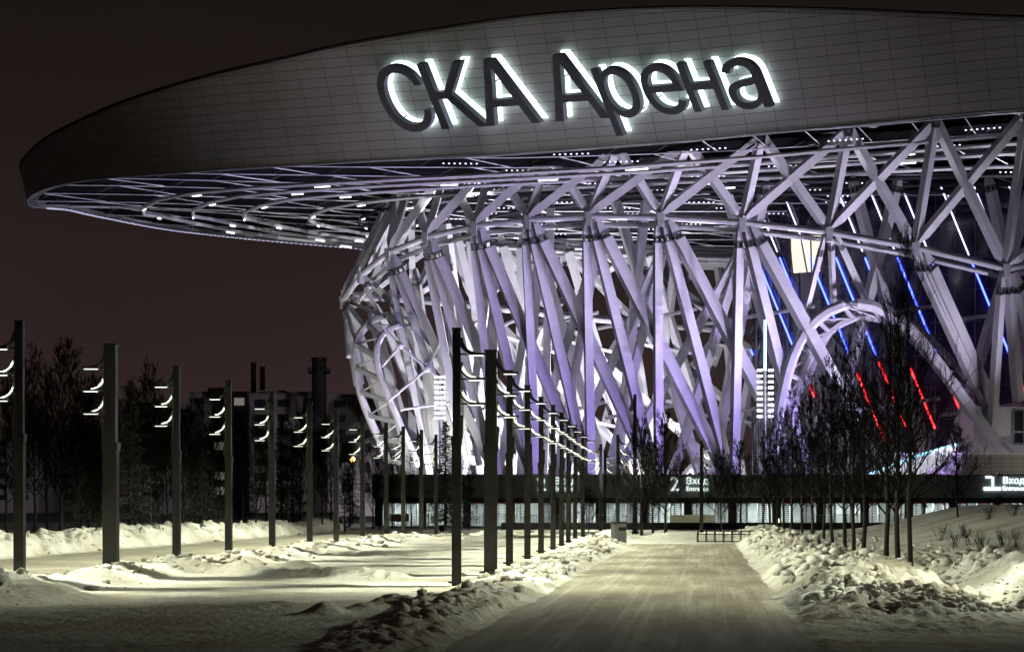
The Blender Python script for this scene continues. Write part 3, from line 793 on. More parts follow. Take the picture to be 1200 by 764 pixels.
# letter: left edge, right edge (photo px along the unslanted baseline), top/bottom in cap units
SH = .395; SL = -.0683
def base_y(x): return 151.6+SL*(x-525)
LET = [('С', 461, 514), ('К', 518, 572), ('А', 570, 633), ('А', 651, 714), ('р', 714, 758), ('е', 765, 810), ('н', 814, 854), ('а', 861, 904)]
CAP = 76.
capu = text_mesh('Н')[0][:, 1].max()
for chx, xl, xr in LET:
    parts = []
    for off in (.010, .020):
        v, f = text_mesh(chx, off)
        parts.append((v, f))
    v, f = parts[0]; u0, u1 = v[:, 0].min(), v[:, 0].max()
    def px_of(v, dx, dy):
        u = (v[:, 0]-u0)/(u1-u0); k = v[:, 1]/capu
        x = xl+(xr-xl)*u-SH*CAP*k; y = base_y(xl+(xr-xl)*u)-CAP*k
        return np.stack([x+dx, y+dy], 1)
    fp = [fascia_hit(x, y, 2.2) for x, y in px_of(v, 0, 0)]
    gp = [fascia_hit(x, y, .45) for x, y in px_of(v, 10, -6)]
    mid = [a*.55+b*.45 for a, b in zip(fp, gp)]
    m = MB(); shell(m, fp, mid, f); lo = m.build('letter', M['letter'], sign)
    v2, f2 = parts[1]
    g1 = [fascia_hit(x, y, .5) for x, y in px_of(v2, 10, -6)]; g2 = [fascia_hit(x, y, .15) for x, y in px_of(v2, 10, -6)]
    m = MB(); shell(m, g1, g2, f2); m.build('light_panel', M['sign_glow'], lo)
    st = MB()
    for j in (0, len(v)//3, 2*len(v)//3):
        st.path([mid[j], g2[j]], .08, 4)
    st.build('stand_off', M['steel_dark'], lo)

# ------------------------------------------------------------------ entrance pavilion
YP = 181.0
def zat(y, Y=YP): return CZ+(HY-y)*Y/F
XL, XR = (436-HX)/F*YP, 66.
ztp, zlo, zdoor = zat(557.5), zat(583), zat(588)
pav = thing('entrance_pavilion', ((XL+XR)/2, YP+6, 0), 'long low dark entrance pavilion with numbered gates under the arena lattice', 'pavilion')
m = MB(); m.box(((XL+XR)/2, YP+.4, (ztp+zlo)/2), (XR-XL, .8, ztp-zlo)); m.build('canopy_fascia', M['canopy'], pav)
m = MB(); m.box(((XL+XR)/2, YP+.35, ztp+.09), (XR-XL+.3, 1.0, .16)); m.build('capping', M['canopy_edge'], pav)
m = MB(); m.box(((XL+XR)/2, YP+8.2, ztp-.3), (XR-XL, 14.7, .3)); m.build('roof', M['concrete'], pav)
m = MB(); m.box(((XL+XR)/2, YP+1.6, (zlo+zdoor)/2), (XR-XL-.6, 1.4, zlo-zdoor+.25)); m.build('lintel', M['black'], pav)
m = MB(); m.box(((XL+XR)/2, YP+6.2, 1.6), (XR-XL-1, .3, 3.2)); m.build('back_wall', mat('back_wall', (.22, .225, .225), .6, noise=.3, nscale=.7), pav)
for x in np.arange(XL+.6, XR, 4.6):
    m = MB(); m.box((x, YP+1.2, 1.5), (.8, .45, 3.)); m.build('pier', M['black'], pav)
m = MB()
for x in np.arange(XL+2.2, XR, 4.6):
    m.box((x, YP+3.6, 2.95), (2.6, .3, .07))
m.build('ceiling_light', emis('ceiling_tube', (.85, 1, .97), 4.5), pav)
for x in np.arange(XL+4.5, XR, 9.2): area_light('gate_light', (x-pav.location[0], 3.4-6, 2.85), (0, 0, 0), 5, .4, 800, (.85, 1, .97), pav)
m = MB(); m.box(((XL+XR)/2, YP-1.5, .06), (XR-XL, 5, .12)); m.build('plinth', M['concrete'], pav)
# wall of pale blocks and white annexe behind the pavilion at right
bl = thing('block_wall', (60, 196, 0), 'pale stone block wall above the right-hand entrance', 'wall')
m = MB(); x0, x1 = (1035-HX)/F*197, 75
vs = [(x0, 197, 3), (x1, 197, 3), (x1, 197, zat(532, 197)), (x0, 197, zat(532, 197))]
m.prism(vs, (0, 1.0, 0)); wo_ = m.build('wall', M['ashlar'], bl)
ul = wo_.data.uv_layers.new(name='UVMap')
for l in wo_.data.loops:
    c = wo_.data.vertices[l.vertex_index].co; ul.data[l.index].uv = (c.x, c.z)
m = MB(); m.box(((x0+x1)/2, 197.2, zat(531.5, 197)), (x1-x0+.2, 1.4, .2)); m.build('coping', M['white'], bl)
an = thing('annexe', (60, 203, 0), 'white annexe box with dark window beside the right-hand arch foot', 'building')
m = MB(); xa, xb = (1141-HX)/F*203, 78; m.box(((xa+xb)/2, 206, zat(504, 203)), (xb-xa, 6, zat(478, 203)-zat(533, 203))); m.build('wall', M['white'], an)
wf = MB(); wx0, wx1 = (1187-HX)/F*203, 66
wf.box(((wx0+wx1)/2, 202.97, zat(501, 203)), (wx1-wx0, .1, zat(480, 203)-zat(520, 203))); wfo = wf.build('window', mat('window_glass', (.02, .02, .03), .15), an)
m = MB()
for yy in (480, 506, 520): m.box(((wx0+wx1)/2, 202.86, zat(yy, 203)), (wx1-wx0, .1, .22))
for xx in (1187, 1200): m.box(((xx-HX)/F*203, 202.84, zat(500, 203)), (.22, .1, zat(480, 203)-zat(520, 203)))
m.build('frame', M['grey'], wfo)
# curved media ribbon behind the trees
rb = MB(); pxs = [(1012, 558), (1030, 551), (1050, 543), (1075, 534), (1100, 526), (1122, 520)]
lowp = [(1012, 572), (1040, 567), (1065, 560), (1090, 551), (1110, 540), (1124, 522)]
vs = [P(x, y, 194-.04*(x-1012)) for x, y in pxs]+[P(x, y, 194-.04*(x-1012)) for x, y in lowp]
rb.add(vs, [(i, i+6, i+7, i+1) for i in range(5)]); rb.add([v+np.array([0, .4, 0]) for v in vs], [(i, i+1, i+7, i+6) for i in range(5)])
sc_ = solo('media_ribbon', rb, emis('ribbon', (.86, .84, 1), .62), P(1060, 575, 193), 'curved glowing white ribbon panel behind the bare trees', 'light panel')
ed = MB(); ed.path([v+np.array([0, -.1, 0]) for v in vs[:6]], .13, 5); ed.build('edge_light', emis('ribbon_edge', (.3, .8, 1), 2), sc_)

# gate signs
def gate_sign(xc, y0, word_x, num, glow, label):
    t = thing('gate_sign', P(xc, 583, YP-.02), label, 'sign')
    def put(txt, x, y, hpx, name, bold):
        v, f = text_mesh(txt, bold); s = hpx/capu
        fr_ = [P(x+a*s, y-b*s, YP-.14) for a, b in v]; bk2 = [p+np.array([0, .1, 0]) for p in fr_]
        m = MB(); shell(m, fr_, bk2, f); m.build(name, glow, t)
    x0_ = xc; put(num, xc+(4 if num == '1' else 0), y0+17, 16.5, 'number', .05)
    if num == '1':
        m = MB(); m.bar(P(x0_-1, y0+15.5, YP-.09), P(x0_+19, y0+15.5, YP-.09), .1, .34); m.bar(P(x0_+1, y0+1.2, YP-.09), P(x0_+8, y0+1.2, YP-.09), .1, .3); m.build('number_bar', glow, t)
    put('Вход', word_x, y0+9.5, 8.0, 'word', .015); put('Entrance', word_x, y0+17.3, 5.4, 'word', .012)
gate_sign(629, 557.5, 649.5, '2', M['sign_dim'], 'dim sign "2 Вход Entrance" behind the right-hand lamp row')
gate_sign(785, 557.5, 804, '2', M['sign_dim'], 'dim sign "2 Вход Entrance" above the gates at the end of the walk')
gate_sign(1154, 557, 1175, '1', M['sign_white'], 'bright white sign "1 Вход Entrance" at the right edge')

# full-height turnstiles in the gate bays
def make_turnstile():
    t = thing('turnstile', (0, 0, 0), '', 'turnstile', 'full-height turnstiles in the gate bays')
    m = MB()
    for x in (-.55, .55): m.box((x, 0, 1.2), (.09, .9, 2.4))
    m.box((0, 0, 2.33), (1.2, .9, .16)); m.build('frame', M['white'], t)
    m = MB(); m.path([(-.1, 0, .1), (-.1, 0, 2.25)], .05, 6)
    for z in np.arange(.3, 2.2, .2):
        m.path([(-.55, .05, z), (.5, -.05, z)], .035, 5)
    m.build('rotor', M['steel_dark'], t)
    m = MB(); m.box((0, -.47, 2.33), (.3, .04, .07)); m.build('indicator', M['led_r2'], t)
    m = MB(); m.box((.55, -.47, 1.25), (.12, .05, .35)); m.build('reader', M['white'], t)
    return t
proto = None; k = 0
xs_t = np.arange(XL+1.7, 56, 2.3)
for i, x in enumerate(xs_t):
    if abs(((x-XL-.6) % 4.6)) < .5: pass
    o = make_turnstile() if proto is None else copy_tree(proto)
    if proto is None: proto = o
    o.location = (x, YP+2.2, .12)
    o['label'] = 'grey full-height turnstile in the lit gate bays of the pavilion'
# white crowd railings in front of the gates
def make_rail(L):
    m = MB()
    for z in (.15, 1.15): m.path([(-L/2, 0, z), (L/2, 0, z)], .035, 5)
    for x in np.arange(-L/2, L/2+.01, .16): m.path([(x, 0, 0), (x, 0, 1.15)], .016 if 1 < 0 else .02, 4)
    for x in (-L/2, L/2): m.path([(x, 0, 0), (x, 0, 1.25)], .05, 5)
    return m
rp = None
for i, x in enumerate(list(np.arange(XL+4, 13, 4.2))+[44.5, 48.5, 52.5]):
    b = np.array([x, YP-2.4, .12])
    if rp is None:
        rp = solo('railing', make_rail(3.9), M['white'], (0, 0, 0), '', 'railing', 'white railings in front of the gates'); o = rp
    else:
        o = rp.copy(); COL.objects.link(o)
    o.location = tuple(b); o['label'] = 'white barred crowd railing before the pavilion gates'
m = make_rail(14.)
o = solo('railing', m, M['grey'], (0, 0, 0), 'long grey barred fence panel beside the bare tree row', 'railing'); o.location = (36.5, YP-3, .12)
# gate leaf board (beige hoarding) near the sign
hb = MB(); hb.prism([P(x, y, 176) for x, y in ((785, 603), (838, 603), (838, 613), (785, 613))], (0, .08, 0)); solo('hoarding', hb, mat('hoarding', (.55, .52, .44), .7, noise=.35, nscale=.6), P(812, 613, 176), 'pale hoarding panel standing before the middle gates', 'hoarding')
hb = MB(); hb.prism([P(x, y, 172) for x, y in ((458, 602), (479, 602), (479, 611), (458, 611))], (0, .8, 0)); solo('crate', hb, mat('wood_crate', (.40, .27, .15), .8, noise=.25), P(468, 611, 172), 'brown wooden crate left of the lattice foot', 'crate')
# dark low wall across the end of the walk
lw = MB(); lw.box((28, 160, .35), (58, .5, .7)); solo('low_wall', lw, M['black'], (28, 160, 0), 'long low black wall crossing beyond the walk', 'wall')

# bin, bicycle rack
b0 = P(725, 639, 104.5); b0[2] = 0
bn = thing('litter_bin', b0, 'square grey litter bin at the far end of the walk', 'bin', rz=.25)
def lbuild(m, name, mt, par):
    ob = bpy.data.objects.new(name, m.mesh(name, mt)); COL.objects.link(ob); ob.parent = par; return ob
m = MB(); m.box((0, 0, .66), (.74, .74, 1.2)); lbuild(m, 'body', M['grey'], bn)
m = MB(); m.box((0, 0, 1.33), (.82, .82, .1)); lbuild(m, 'lid', M['steel_dark'], bn)
m = MB(); m.box((.1, -.38, .95), (.46, .02, .22)); lbuild(m, 'slot', M['black'], bn)
m = MB(); m.box((0, 0, .04), (.66, .66, .08)); lbuild(m, 'foot', M['black'], bn)
r0 = P(858, 636, 109); r0[2] = 0.02
rk = thing('bicycle_rack', r0, 'long black tubular bicycle rack at the end of the walk', 'bicycle rack')
Lr = 4.3; m = MB()
for z, yy in ((.08, -.3), (.72, -.3), (.52, .35), (.08, .35)): m.path([(-Lr/2, yy, z), (Lr/2, yy, z)], .025, 5)
lbuild(m, 'rail', M['black'], rk)
for x in np.linspace(-Lr/2, Lr/2, 9):
    m = MB(); m.path([(x, -.3, 0), (x, -.3, .78), (x, .1, .7), (x, .35, .5), (x, .35, 0)], .03, 5); lbuild(m, 'hoop', M['black'], rk)

# ------------------------------------------------------------------ street lamps
LH = 7.6
lamp_light = bpy.data.lights.new('lamp_beam', 'SPOT'); lamp_light.spot_size = math.radians(148); lamp_light.spot_blend = .3
lamp_light.shadow_soft_size = .07; lamp_light.energy = P_LAMP; lamp_light.color = LAMP_COL
lamp_light.use_nodes = True      # street-lamp optics throw more light sideways than straight down
_n = lamp_light.node_tree; _e = _n.nodes['Emission']; _t = _n.nodes.new('ShaderNodeNewGeometry'); _s = _n.nodes.new('ShaderNodeSeparateXYZ')
_a = _n.nodes.new('ShaderNodeMath'); _a.operation = 'ABSOLUTE'; _m = _n.nodes.new('ShaderNodeMath'); _m.operation = 'MAXIMUM'; _m.inputs[1].default_value = .34
_p = _n.nodes.new('ShaderNodeMath'); _p.operation = 'POWER'; _p.inputs[1].default_value = -.5
_n.links.new(_t.outputs['Incoming'], _s.inputs[0]); _n.links.new(_s.outputs['Z'], _a.inputs[0]); _n.links.new(_a.outputs[0], _m.inputs[0])
_y = _n.nodes.new('ShaderNodeMath'); _y.operation = 'ABSOLUTE'; _q = _n.nodes.new('ShaderNodeMath'); _q.operation = 'MULTIPLY_ADD'; _q.inputs[1].default_value = -1.12; _q.use_clamp = True; _q.inputs[2].default_value = 1.0
_w = _n.nodes.new('ShaderNodeMath'); _w.operation = 'MULTIPLY'     # and less along the row than across it
_n.links.new(_s.outputs['Y'], _y.inputs[0]); _n.links.new(_y.outputs[0], _q.inputs[0]); _n.links.new(_m.outputs[0], _p.inputs[0])
_n.links.new(_p.outputs[0], _w.inputs[0]); _n.links.new(_q.outputs[0], _w.inputs[1]); _n.links.new(_w.outputs[0], _e.inputs['Strength'])
def make_lamp(wid, group):
    t = thing('street_lamp', (0, 0, 0), '', 'street lamp', group)
    z1 = LH*.57
    m = MB(); m.box((0, 0, .16), (wid*1.9, wid*1.9, .05)); m.bar((0, 0, -.3), (0, 0, z1), wid*1.12, wid*1.12, up=(0, 1, 0)); m.bar((0, -wid*.56, .7), (0, -wid*.575, 1.25), wid*.6, .02, up=(0, 1, 0)); m.bar((0, 0, z1), (0, 0, LH), wid*.92, wid*.92, up=(0, 1, 0)); lbuild(m, 'pole', M['pole'], t)
    m = MB(); m.bar((0, 0, z1-.12), (0, 0, z1+.12), wid*1.3, wid*1.3, up=(0, 1, 0)); m.bar((wid*.55, 0, z1+.05), (wid*.62, 0, z1+.75), .1, .12, up=(0, 1, 0)); lbuild(m, 'collar', M['pole'], t)
    m = MB(); m.bar((0, 0, LH), (0, 0, LH+.05), wid*1.1, wid*1.1, up=(0, 1, 0)); lbuild(m, 'cap', M['black'], t)
    m = MB(); m.bar((wid*.46+.012, 0, LH-2.75), (wid*.46+.012, 0, LH-.75), .025, .09, up=(0, 1, 0)); lbuild(m, 'painted_light_strip', M['painted_light_strip'], t)  # pale plate imitating the light the heads throw on the pole
    for k in range(3):
        zh = LH-.75-.73*k
        n = 9; th = .05; prof = []
        for i in range(n):
            a = PI/2*i/(n-1); prof.append((wid*.46+.46*(1-math.cos(a)), zh+.05+.46*(1-math.sin(a))))
        low = []
        for i in range(n):
            a = PI/2*i/(n-1); x_, z_ = prof[i]; low.append((x_-.02-.12*(1-i/(n-1)), z_-.02-.10*(1-i/(n-1))))
        # web: curved upper edge sweeping from the pole down and out to the flat head
        poly = [(wid*.42, -.03, zh+.0)]+[(x_, -.03, z_) for x_, z_ in prof]+[(prof[-1][0], -.03, zh)]
        m = MB()
        m.path([(x_, 0, z_) for x_, z_ in prof], [.085-.045*i/(n-1) for i in range(n)], 8)
        m.bar((wid*.45, 0, zh+.03), (wid*.45+.2, 0, zh+.03), .07, .05)
        br = lbuild(m, 'bracket', M['bracket'], t)
        m = MB(); xh = wid*.46+.42
        m.box((xh+.08, 0, zh+.03), (.52, .24, .07)); m.box((xh+.05, 0, zh-.012), (.42, .2, .012), 1)
        lbuild(m, 'lamp_head', [M['bracket'], M['head_glow']], br)
        area_light('lamp_beam', (xh+.05, 0, zh-.03), (0, math.radians(-17), 0), .3, .16, P_LAMP, LAMP_COL, t, lamp_light)
    return t
protoA = make_lamp(.25, 'three-armed street lamps in two rows'); protoT = make_lamp(.40, 'three-armed street lamps in two rows')
usedA = usedT = False
def place_lamp(x, y, z, flip, label, thick=False):
    global usedA, usedT
    if thick: o = protoT if not usedT else copy_tree(protoT); usedT = True
    else: o = protoA if not usedA else copy_tree(protoA); usedA = True
    o.location = (x, y, z); o.rotation_euler = (0, 0, PI if flip else 0); o['label'] = label; return o
rowA = [(23, 378), (130, 405), (207, 430), (268, 447), (319, 460), (363, 472), (394, 481), (425, 488.5), (452.5, 496), (472.6, 500.5), (494, 504.5), (511, 510)]
rowB = [(535, 386.5), (575, 412), (597, 435.6), (618, 452.6), (634, 466), (648, 475.5), (658, 484), (666, 491.5), (674, 498.6), (683, 505.5)]
for i, (x, y) in enumerate(rowA):
    Y = F*(LH-CZ)/(HY-y); X = (x-HX)/F*Y
    place_lamp(X, Y, 0, True, f'grey lamp post with heads facing left, {ordinal(i)} in the left row'+(', thick pole' if i == 1 else ''), i == 1)
for i, (x, y) in enumerate(rowB):
    Y = F*(LH-CZ)/(HY-y); X = (x-HX)/F*Y
    place_lamp(X, Y, 0, False, f'grey lamp post with heads facing right, {ordinal(i)} from the front beside the walk'+(', thick pole' if i == 1 else ''), i == 1)
o_ = place_lamp(15.8, 43.2, 0, True, 'added lamp post with heads facing left, unseen beyond the right edge of the view')  # added lamp, out of view, to light the front of the right snowbank
for x, y, fl, lb in ((704, 521, True, 'lone lamp post with heads facing left beyond the litter bin'), (724, 510, False, 'lamp post with heads facing right just behind the litter bin'),
                     (822, 517, False, 'lamp post with heads facing right behind the bicycle rack'), (709, 527, False, 'distant lamp post half hidden beside the lone left-facing one')):
    Y = F*(LH-CZ)/(HY-y); place_lamp((x-HX)/F*Y, Y, 0, fl, lb)
# dark plain mast
mp_ = P(744, 624, 140); m = MB(); m.path([(mp_[0], 140, 0), (mp_[0], 140, CZ+(HY-462)*140/F)], [.2, .12], 8); m.box((mp_[0], 140, .1), (.5, .5, .2)); solo('mast', m, M['black'], (mp_[0], 140, 0), 'tall plain dark mast standing among the middle bare trees', 'mast')

# light columns beside the lattice
def light_column(xpx, y0, y1, Yd, label, top_blue, gap=.62):
    b = P(xpx, y1, Yd); base = np.array([b[0], b[1], 0]); t = thing('light_column', base, label, 'light column')
    zt = CZ+(HY-y0)*Yd/F; zb_ = CZ+(HY-y1)*Yd/F
    m = MB(); m.path([base, (b[0], b[1], zt)], .16, 6); m.build('post', M['grey'], t)
    n_ = 9
    for z in np.linspace(zb_, zt, n_):
        m = MB()
        for s in (-1, 1): m.box((b[0]+s*gap, b[1]-.2, z), (.55, .3, .22))
        m.build('lamp_bar', M['led_w'], t)
    if top_blue:
        zt2 = CZ+(HY-375)*Yd/F; m = MB(); m.path([(b[0], b[1], zt), (b[0], b[1], zt2)], .19, 6); m.build('blue_tube', M['led_lb'], t)
    return t
light_column(896.5, 434, 488, 196, 'post stacked with white lamp bars under a blue tube, left of the right arch', True)
light_column(515.5, 442, 490, 212, 'post stacked with glaring white lamp bars inside the left arch', False, .36)
m = MB(); b = P(515.5, 490, 212); m.box((b[0], b[1]-.4, b[2]+2.6), (.75, .2, 5.4))

# ------------------------------------------------------------------ bare trees
def bare_tree_mesh(seed, h=10., clear=2.2, spread=.28, nb=52, tr=.11, tw=.006, sub=3):
    r = random.Random(seed); trunk = MB(); crown = MB()
    n = 12; pts = []; x = y = 0
    for i in range(n+1):
        z = h*i/n; pts.append(np.array([x, y, z])); x += r.uniform(-.05, .05); y += r.uniform(-.05, .05)
    rad = [tr*(1-.93*(i/n)**.85)+.006 for i in range(n+1)]; rad[0] *= 1.25
    trunk.path(pts, rad, 7)
    def at(z):
        k = min(z/h*n, n-1e-4); i = int(k); return pts[i]+(pts[i+1]-pts[i])*(k-i), rad[i]+(rad[i+1]-rad[i])*(k-i)
    def branch(p, d, L, r0, lvl):
        ns = 4 if lvl < 2 else 3; q = [p]; dd = d.copy(); 
        for i in range(ns):
            dd = nrm(dd+np.array([r.uniform(-.16, .16), r.uniform(-.16, .16), r.uniform(.02, .16)])); q.append(q[-1]+dd*L/ns)
        crown.path(q, [max(tw, r0*(1-.8*i/ns)) for i in range(ns+1)], 4 if lvl < 2 else 3, caps=False)
        if lvl >= 3: return
        nc = {0: 6, 1: 4, 2: sub}[lvl]
        for i in range(nc):
            f = r.uniform(.25, .98); k = f*ns; j = min(int(k), ns-1); b = q[j]+(q[j+1]-q[j])*(k-j)
            az = r.uniform(0, 2*PI); side = nrm(np.cross(dd, [math.cos(az), math.sin(az), .3]))
            nd = nrm(dd*1.0+side*r.uniform(.45, .85)+np.array([0, 0, .15])); branch(b, nd, L*r.uniform(.38, .62)*(1.1-.35*f), r0*.5, lvl+1)
    for i in range(nb):
        f = (i+r.random())/nb; z = clear+(h*.97-clear)*f; p, rr = at(z); az = i*2.4+r.uniform(-.4, .4)
        tilt = r.uniform(.75, 1.05)*(1-.45*f)
        d = nrm([math.sin(tilt)*math.cos(az), math.sin(tilt)*math.sin(az), math.cos(tilt)])
        L = h*spread*(1-.72*f)*r.uniform(.75, 1.2)*(.65+.7*min(1, f*5) if f < .2 else 1)
        branch(p, d, L, max(.008, rr*.42), 0)
    return trunk, crown
variants = []
def variant_meshes(v, **k):
    t, c = bare_tree_mesh(v, **k); return t.mesh('trunk', M['bark'], smooth=True), c.mesh('crown', M['twig'])
VAR = [variant_meshes(s, h=10., spread=.235, nb=44) for s in (3, 4, 5, 6)]
VARF = [variant_meshes(s, h=10., nb=46, tw=.0055, sub=1, spread=.25, tr=.12) for s in (8, 9)]
VARS = [variant_meshes(s, h=10., clear=1.4, spread=.40, nb=40, tr=.13, tw=.011) for s in (21, 22, 23)]
def place_tree(name, meshes, loc, rz, sc, label, cat, group):
    t = thing(name, loc, label, cat, group, rz); t.scale = sc if not np.isscalar(sc) else (sc, sc, sc)
    for nm, me in zip(('trunk', 'crown'), meshes):
        o = bpy.data.objects.new(nm, me); COL.objects.link(o); o.parent = t
    return t
RT = [(1068, 50.7, 1.03), (1052, 55.5, .92), (1038, 59.5, .93), (1012, 66, .92), (1000, 70, .86), (990, 74.5, .95), (976, 80, .9), (966, 84.5, .86), (952, 92, .92), (941, 99, .86), (928, 108, .92), (918.6, 116, .86), (910.5, 125, .88), (903, 134, .9), (894, 144, .86)]
for i, (x, Y, s) in enumerate(RT):
    X = (x-HX)/F*Y
    place_tree('bare_tree', VARF[i % 2] if i < 5 else VAR[i % 4], (X, Y, -.05), i*1.3, (s*(.7 if i == 0 else .9), s*(.7 if i == 0 else .9), s), f'leafless upright tree, {ordinal(i)} from the front in the row right of the walk', 'tree', 'bare trees right of the walk')
MT = [(752, 624, 132, .78, 'leafless tree close to the dark mast, left of its pair'), (780, 623, 136, .86, 'leafless tree just right of the dark mast'), (765, 622, 142, .66, 'small leafless tree between the pair near the mast'),
      (845, 622, 150, .62, 'leafless tree right of the middle gate sign'), (868, 620, 155, .72, 'leafless tree next to the end of the right-hand tree row'), (1122, 607, 120, .62, 'leafless tree on the snowy rise below the bright gate sign'),
      (690, 622, 150, .35, 'thin leafless sapling before the first gate sign')]
for i, (x, yb, Y, s, lb) in enumerate(MT):
    X = (x-HX)/F*Y; z = 0 if x != 1122 else 1.0
    place_tree('bare_tree', VARS[i % 3], (X, Y, z), i*2.1, (s, s, s*1.05), lb, 'tree', None)

# conifers
def conifer(seed, h=9.):
    r = random.Random(seed); t = MB(); c = MB(); t.path([(0, 0, 0), (0, 0, h*.97)], [.14, .02], 6)
    z = h*.09
    while z < h*.98:
        f = z/h; R = (1-f)**.85*h*.23*r.uniform(.75, 1.15)+.08
        for k in range(9):
            az = r.uniform(0, 2*PI); L = R*r.uniform(.6, 1.1); d = np.array([math.cos(az), math.sin(az), -.12])
            p0 = np.array([0, 0, z]); c.path([p0, p0+d*L], [.025, .006], 3, caps=False)
            for j in range(int(7+L*11)):
                q = p0+d*L*r.uniform(.15, 1.03); s = r.uniform(.10, .22); a = nrm([r.uniform(-1, 1), r.uniform(-1, 1), r.uniform(-.5, .4)]); b = nrm(np.cross(a, [r.uniform(-1, 1), r.uniform(-1, 1), 1]))
                q = q+np.array([r.uniform(-.1, .1), r.uniform(-.1, .1), r.uniform(-.12, .06)])
                c.add([q-b*s*.22, q+a*s*1.2, q+b*s*.22], [(0, 1, 2)])
        z += h*.028*r.uniform(.8, .9)
    return t.mesh('trunk', M['bark']), c.mesh('crown', M['needle'])
CV = [conifer(1), conifer(2), conifer(3)]
CT = [(152, 105, 1.12, 'tall dark conifer behind the second left lamp'), (233, 125, 1.0, 'dark conifer between the third and fourth left lamps'), (330, 150, 1.15, 'dark conifer behind the fifth left lamp'), (95, 118, .8, 'small dark conifer left of the tall one'),
      (245, 135, .9, 'dark conifer right beside its twin near the fourth left lamp'), (343, 160, 1.05, 'dark conifer just right of the fifth left lamp'), (522, 158, 1.12, 'dark conifer against the foot of the floodlit left arch'), (540, 162, .8, 'short conifer next to the taller one at the arch foot'), (410, 165, .9, 'dark conifer near the orange street light'), (285, 165, .9, 'dark conifer below the twin chimneys')]
for i, (x, Y, s, lb) in enumerate(CT):
    place_tree('conifer', CV[i % 3], ((x-HX)/F*Y, Y, 0), i*1.7, s, lb, 'conifer', 'conifers in the left park')
LT = [(8, 108, 1.05), (41, 106, 1.18), (72, 110, 1.2), (92, 120, 1.1), (118, 112, 1.0), (137, 108, .85), (176, 112, 1.05), (186, 130, 1.0), (196, 140, 1.0), (215, 118, .85), (250, 128, .9), (258, 150, 1.0), (285, 140, .95), (300, 130, .82), (312, 155, 1), (338, 140, .9), (352, 150, 1.0), (378, 150, .85), (388, 165, .95), (404, 150, .75), (437, 168, .8), (460, 170, .72), (482, 172, .75), (20, 125, 1.2), (56, 130, 1.2), (160, 140, 1.1), (104, 140, 1.15), (228, 150, 1.05), (550, 165, .6), (445, 160, .7)]
for i, (x, Y, s) in enumerate(LT):
    place_tree('bare_tree', (VAR+VARS)[(i*3) % 7], ((x-HX)/F*Y, Y, 0), i*.9, (s*.8, s*.8, s), 'leafless slender tree in the dark park beyond the left road', 'tree', 'bare trees in the left park')
# shrubs on the snowy slope
def shrub(seed):
    r = random.Random(seed); m = MB()
    for k in range(13):
        az = r.uniform(0, 2*PI); q = [np.array([r.uniform(-.15, .15), r.uniform(-.15, .15), -.1])]; d = nrm([.35*math.cos(az), .35*math.sin(az), 1])
        for i in range(4): d = nrm(d+np.array([r.uniform(-.2, .2), r.uniform(-.2, .2), 0])); q.append(q[-1]+d*r.uniform(.18, .34))
        m.path(q, [.014, .011, .009, .007, .005], 3, caps=False)
        for _ in range(2): m.path([q[2], q[2]+nrm([r.uniform(-1, 1), r.uniform(-1, 1), 1])*.45], [.007, .004], 3, caps=False)
    return m.mesh('shrub', M['twig'])
SV = [shrub(k) for k in range(3)]
for i, (x, y) in enumerate(((1103, 632), (1120, 640), (1130, 633), (1136, 638), (1158, 626), (1170, 612), (1188, 628), (1192, 640), (1150, 645), (1176, 640))):
    Y = 84.+(640-y)*1.6; X = (x-HX)/F*Y; z = float(height(np.array([X]), np.array([Y]))[0])
    o = bpy.data.objects.new('shrub', SV[i % 3]); COL.objects.link(o); o.location = (X, Y, z); o.rotation_euler = (0, 0, i)
    tag(o, 'bare twiggy shrub poking out of the snowy slope at right', 'shrub', 'bare shrubs on the snowy slope')

# ------------------------------------------------------------------ distant town
def win_mat():
    m = mat('town_wall', (.26, .235, .235), .9, noise=.15, nscale=.05); return m
M['town'] = win_mat(); M['town2'] = mat('town_wall_pale', (.34, .31, .30), .9, noise=.15, nscale=.05)
M['win'] = mat('town_window', (.02, .02, .025), .3); M['winlit'] = emis('town_window_lit', (.9, .85, .75), .18)
def block(x0, x1, ytop, Y, mt, label, depth=18, floors=6, lit=.10, penthouse=None):
    a = P(x0, 589, Y)[0]; b = P(x1, 589, Y)[0]; zt = CZ+(HY-ytop)*Y/F
    t = thing('town_block', ((a+b)/2, Y+depth/2, 0), label, 'building', 'distant town blocks')
    m = MB(); m.box(((a+b)/2, Y+depth/2, zt/2), (b-a, depth, zt)); m.build('wall', mt, t)
    m = MB(); m.box(((a+b)/2, Y+depth/2, zt+.25), (b-a+.6, depth+.6, .5)); m.build('roof', M['town'], t)
    if penthouse:
        m = MB(); pa, pb = P(penthouse[0], 589, Y)[0], P(penthouse[1], 589, Y)[0]; ph = (HY-penthouse[2])*Y/F+CZ-zt
        m.box(((pa+pb)/2, Y+depth/2, zt+ph/2+.5), (pb-pa, depth*.5, ph)); m.build('penthouse', mt, t)
    nxw = max(2, int((b-a)/5)); wd = MB(); wl = MB(); fh = zt/floors; r = random.Random(int(x0))
    for i in range(nxw):
        for k in range(1, floors):
            x = a+(b-a)*(i+.5)/nxw; z = fh*(k+.45)
            wq = MB(); lt_ = r.random() < lit; wq.box((x, Y-.05, z), ((b-a)/nxw*.5, .1, fh*.5)); wq.build('window', M['winlit'] if lt_ else M['win'], t)
    return t
block(-60, 40, 512, 420, M['town'], 'dark distant block behind the far left trees', floors=7, lit=0)
block(42, 120, 500, 460, M['town'], 'dark distant block behind the second left lamp', floors=8, lit=0)
block(160, 222, 474, 420, M['town'], 'dark distant block between the second and third left lamps', floors=8, lit=0)
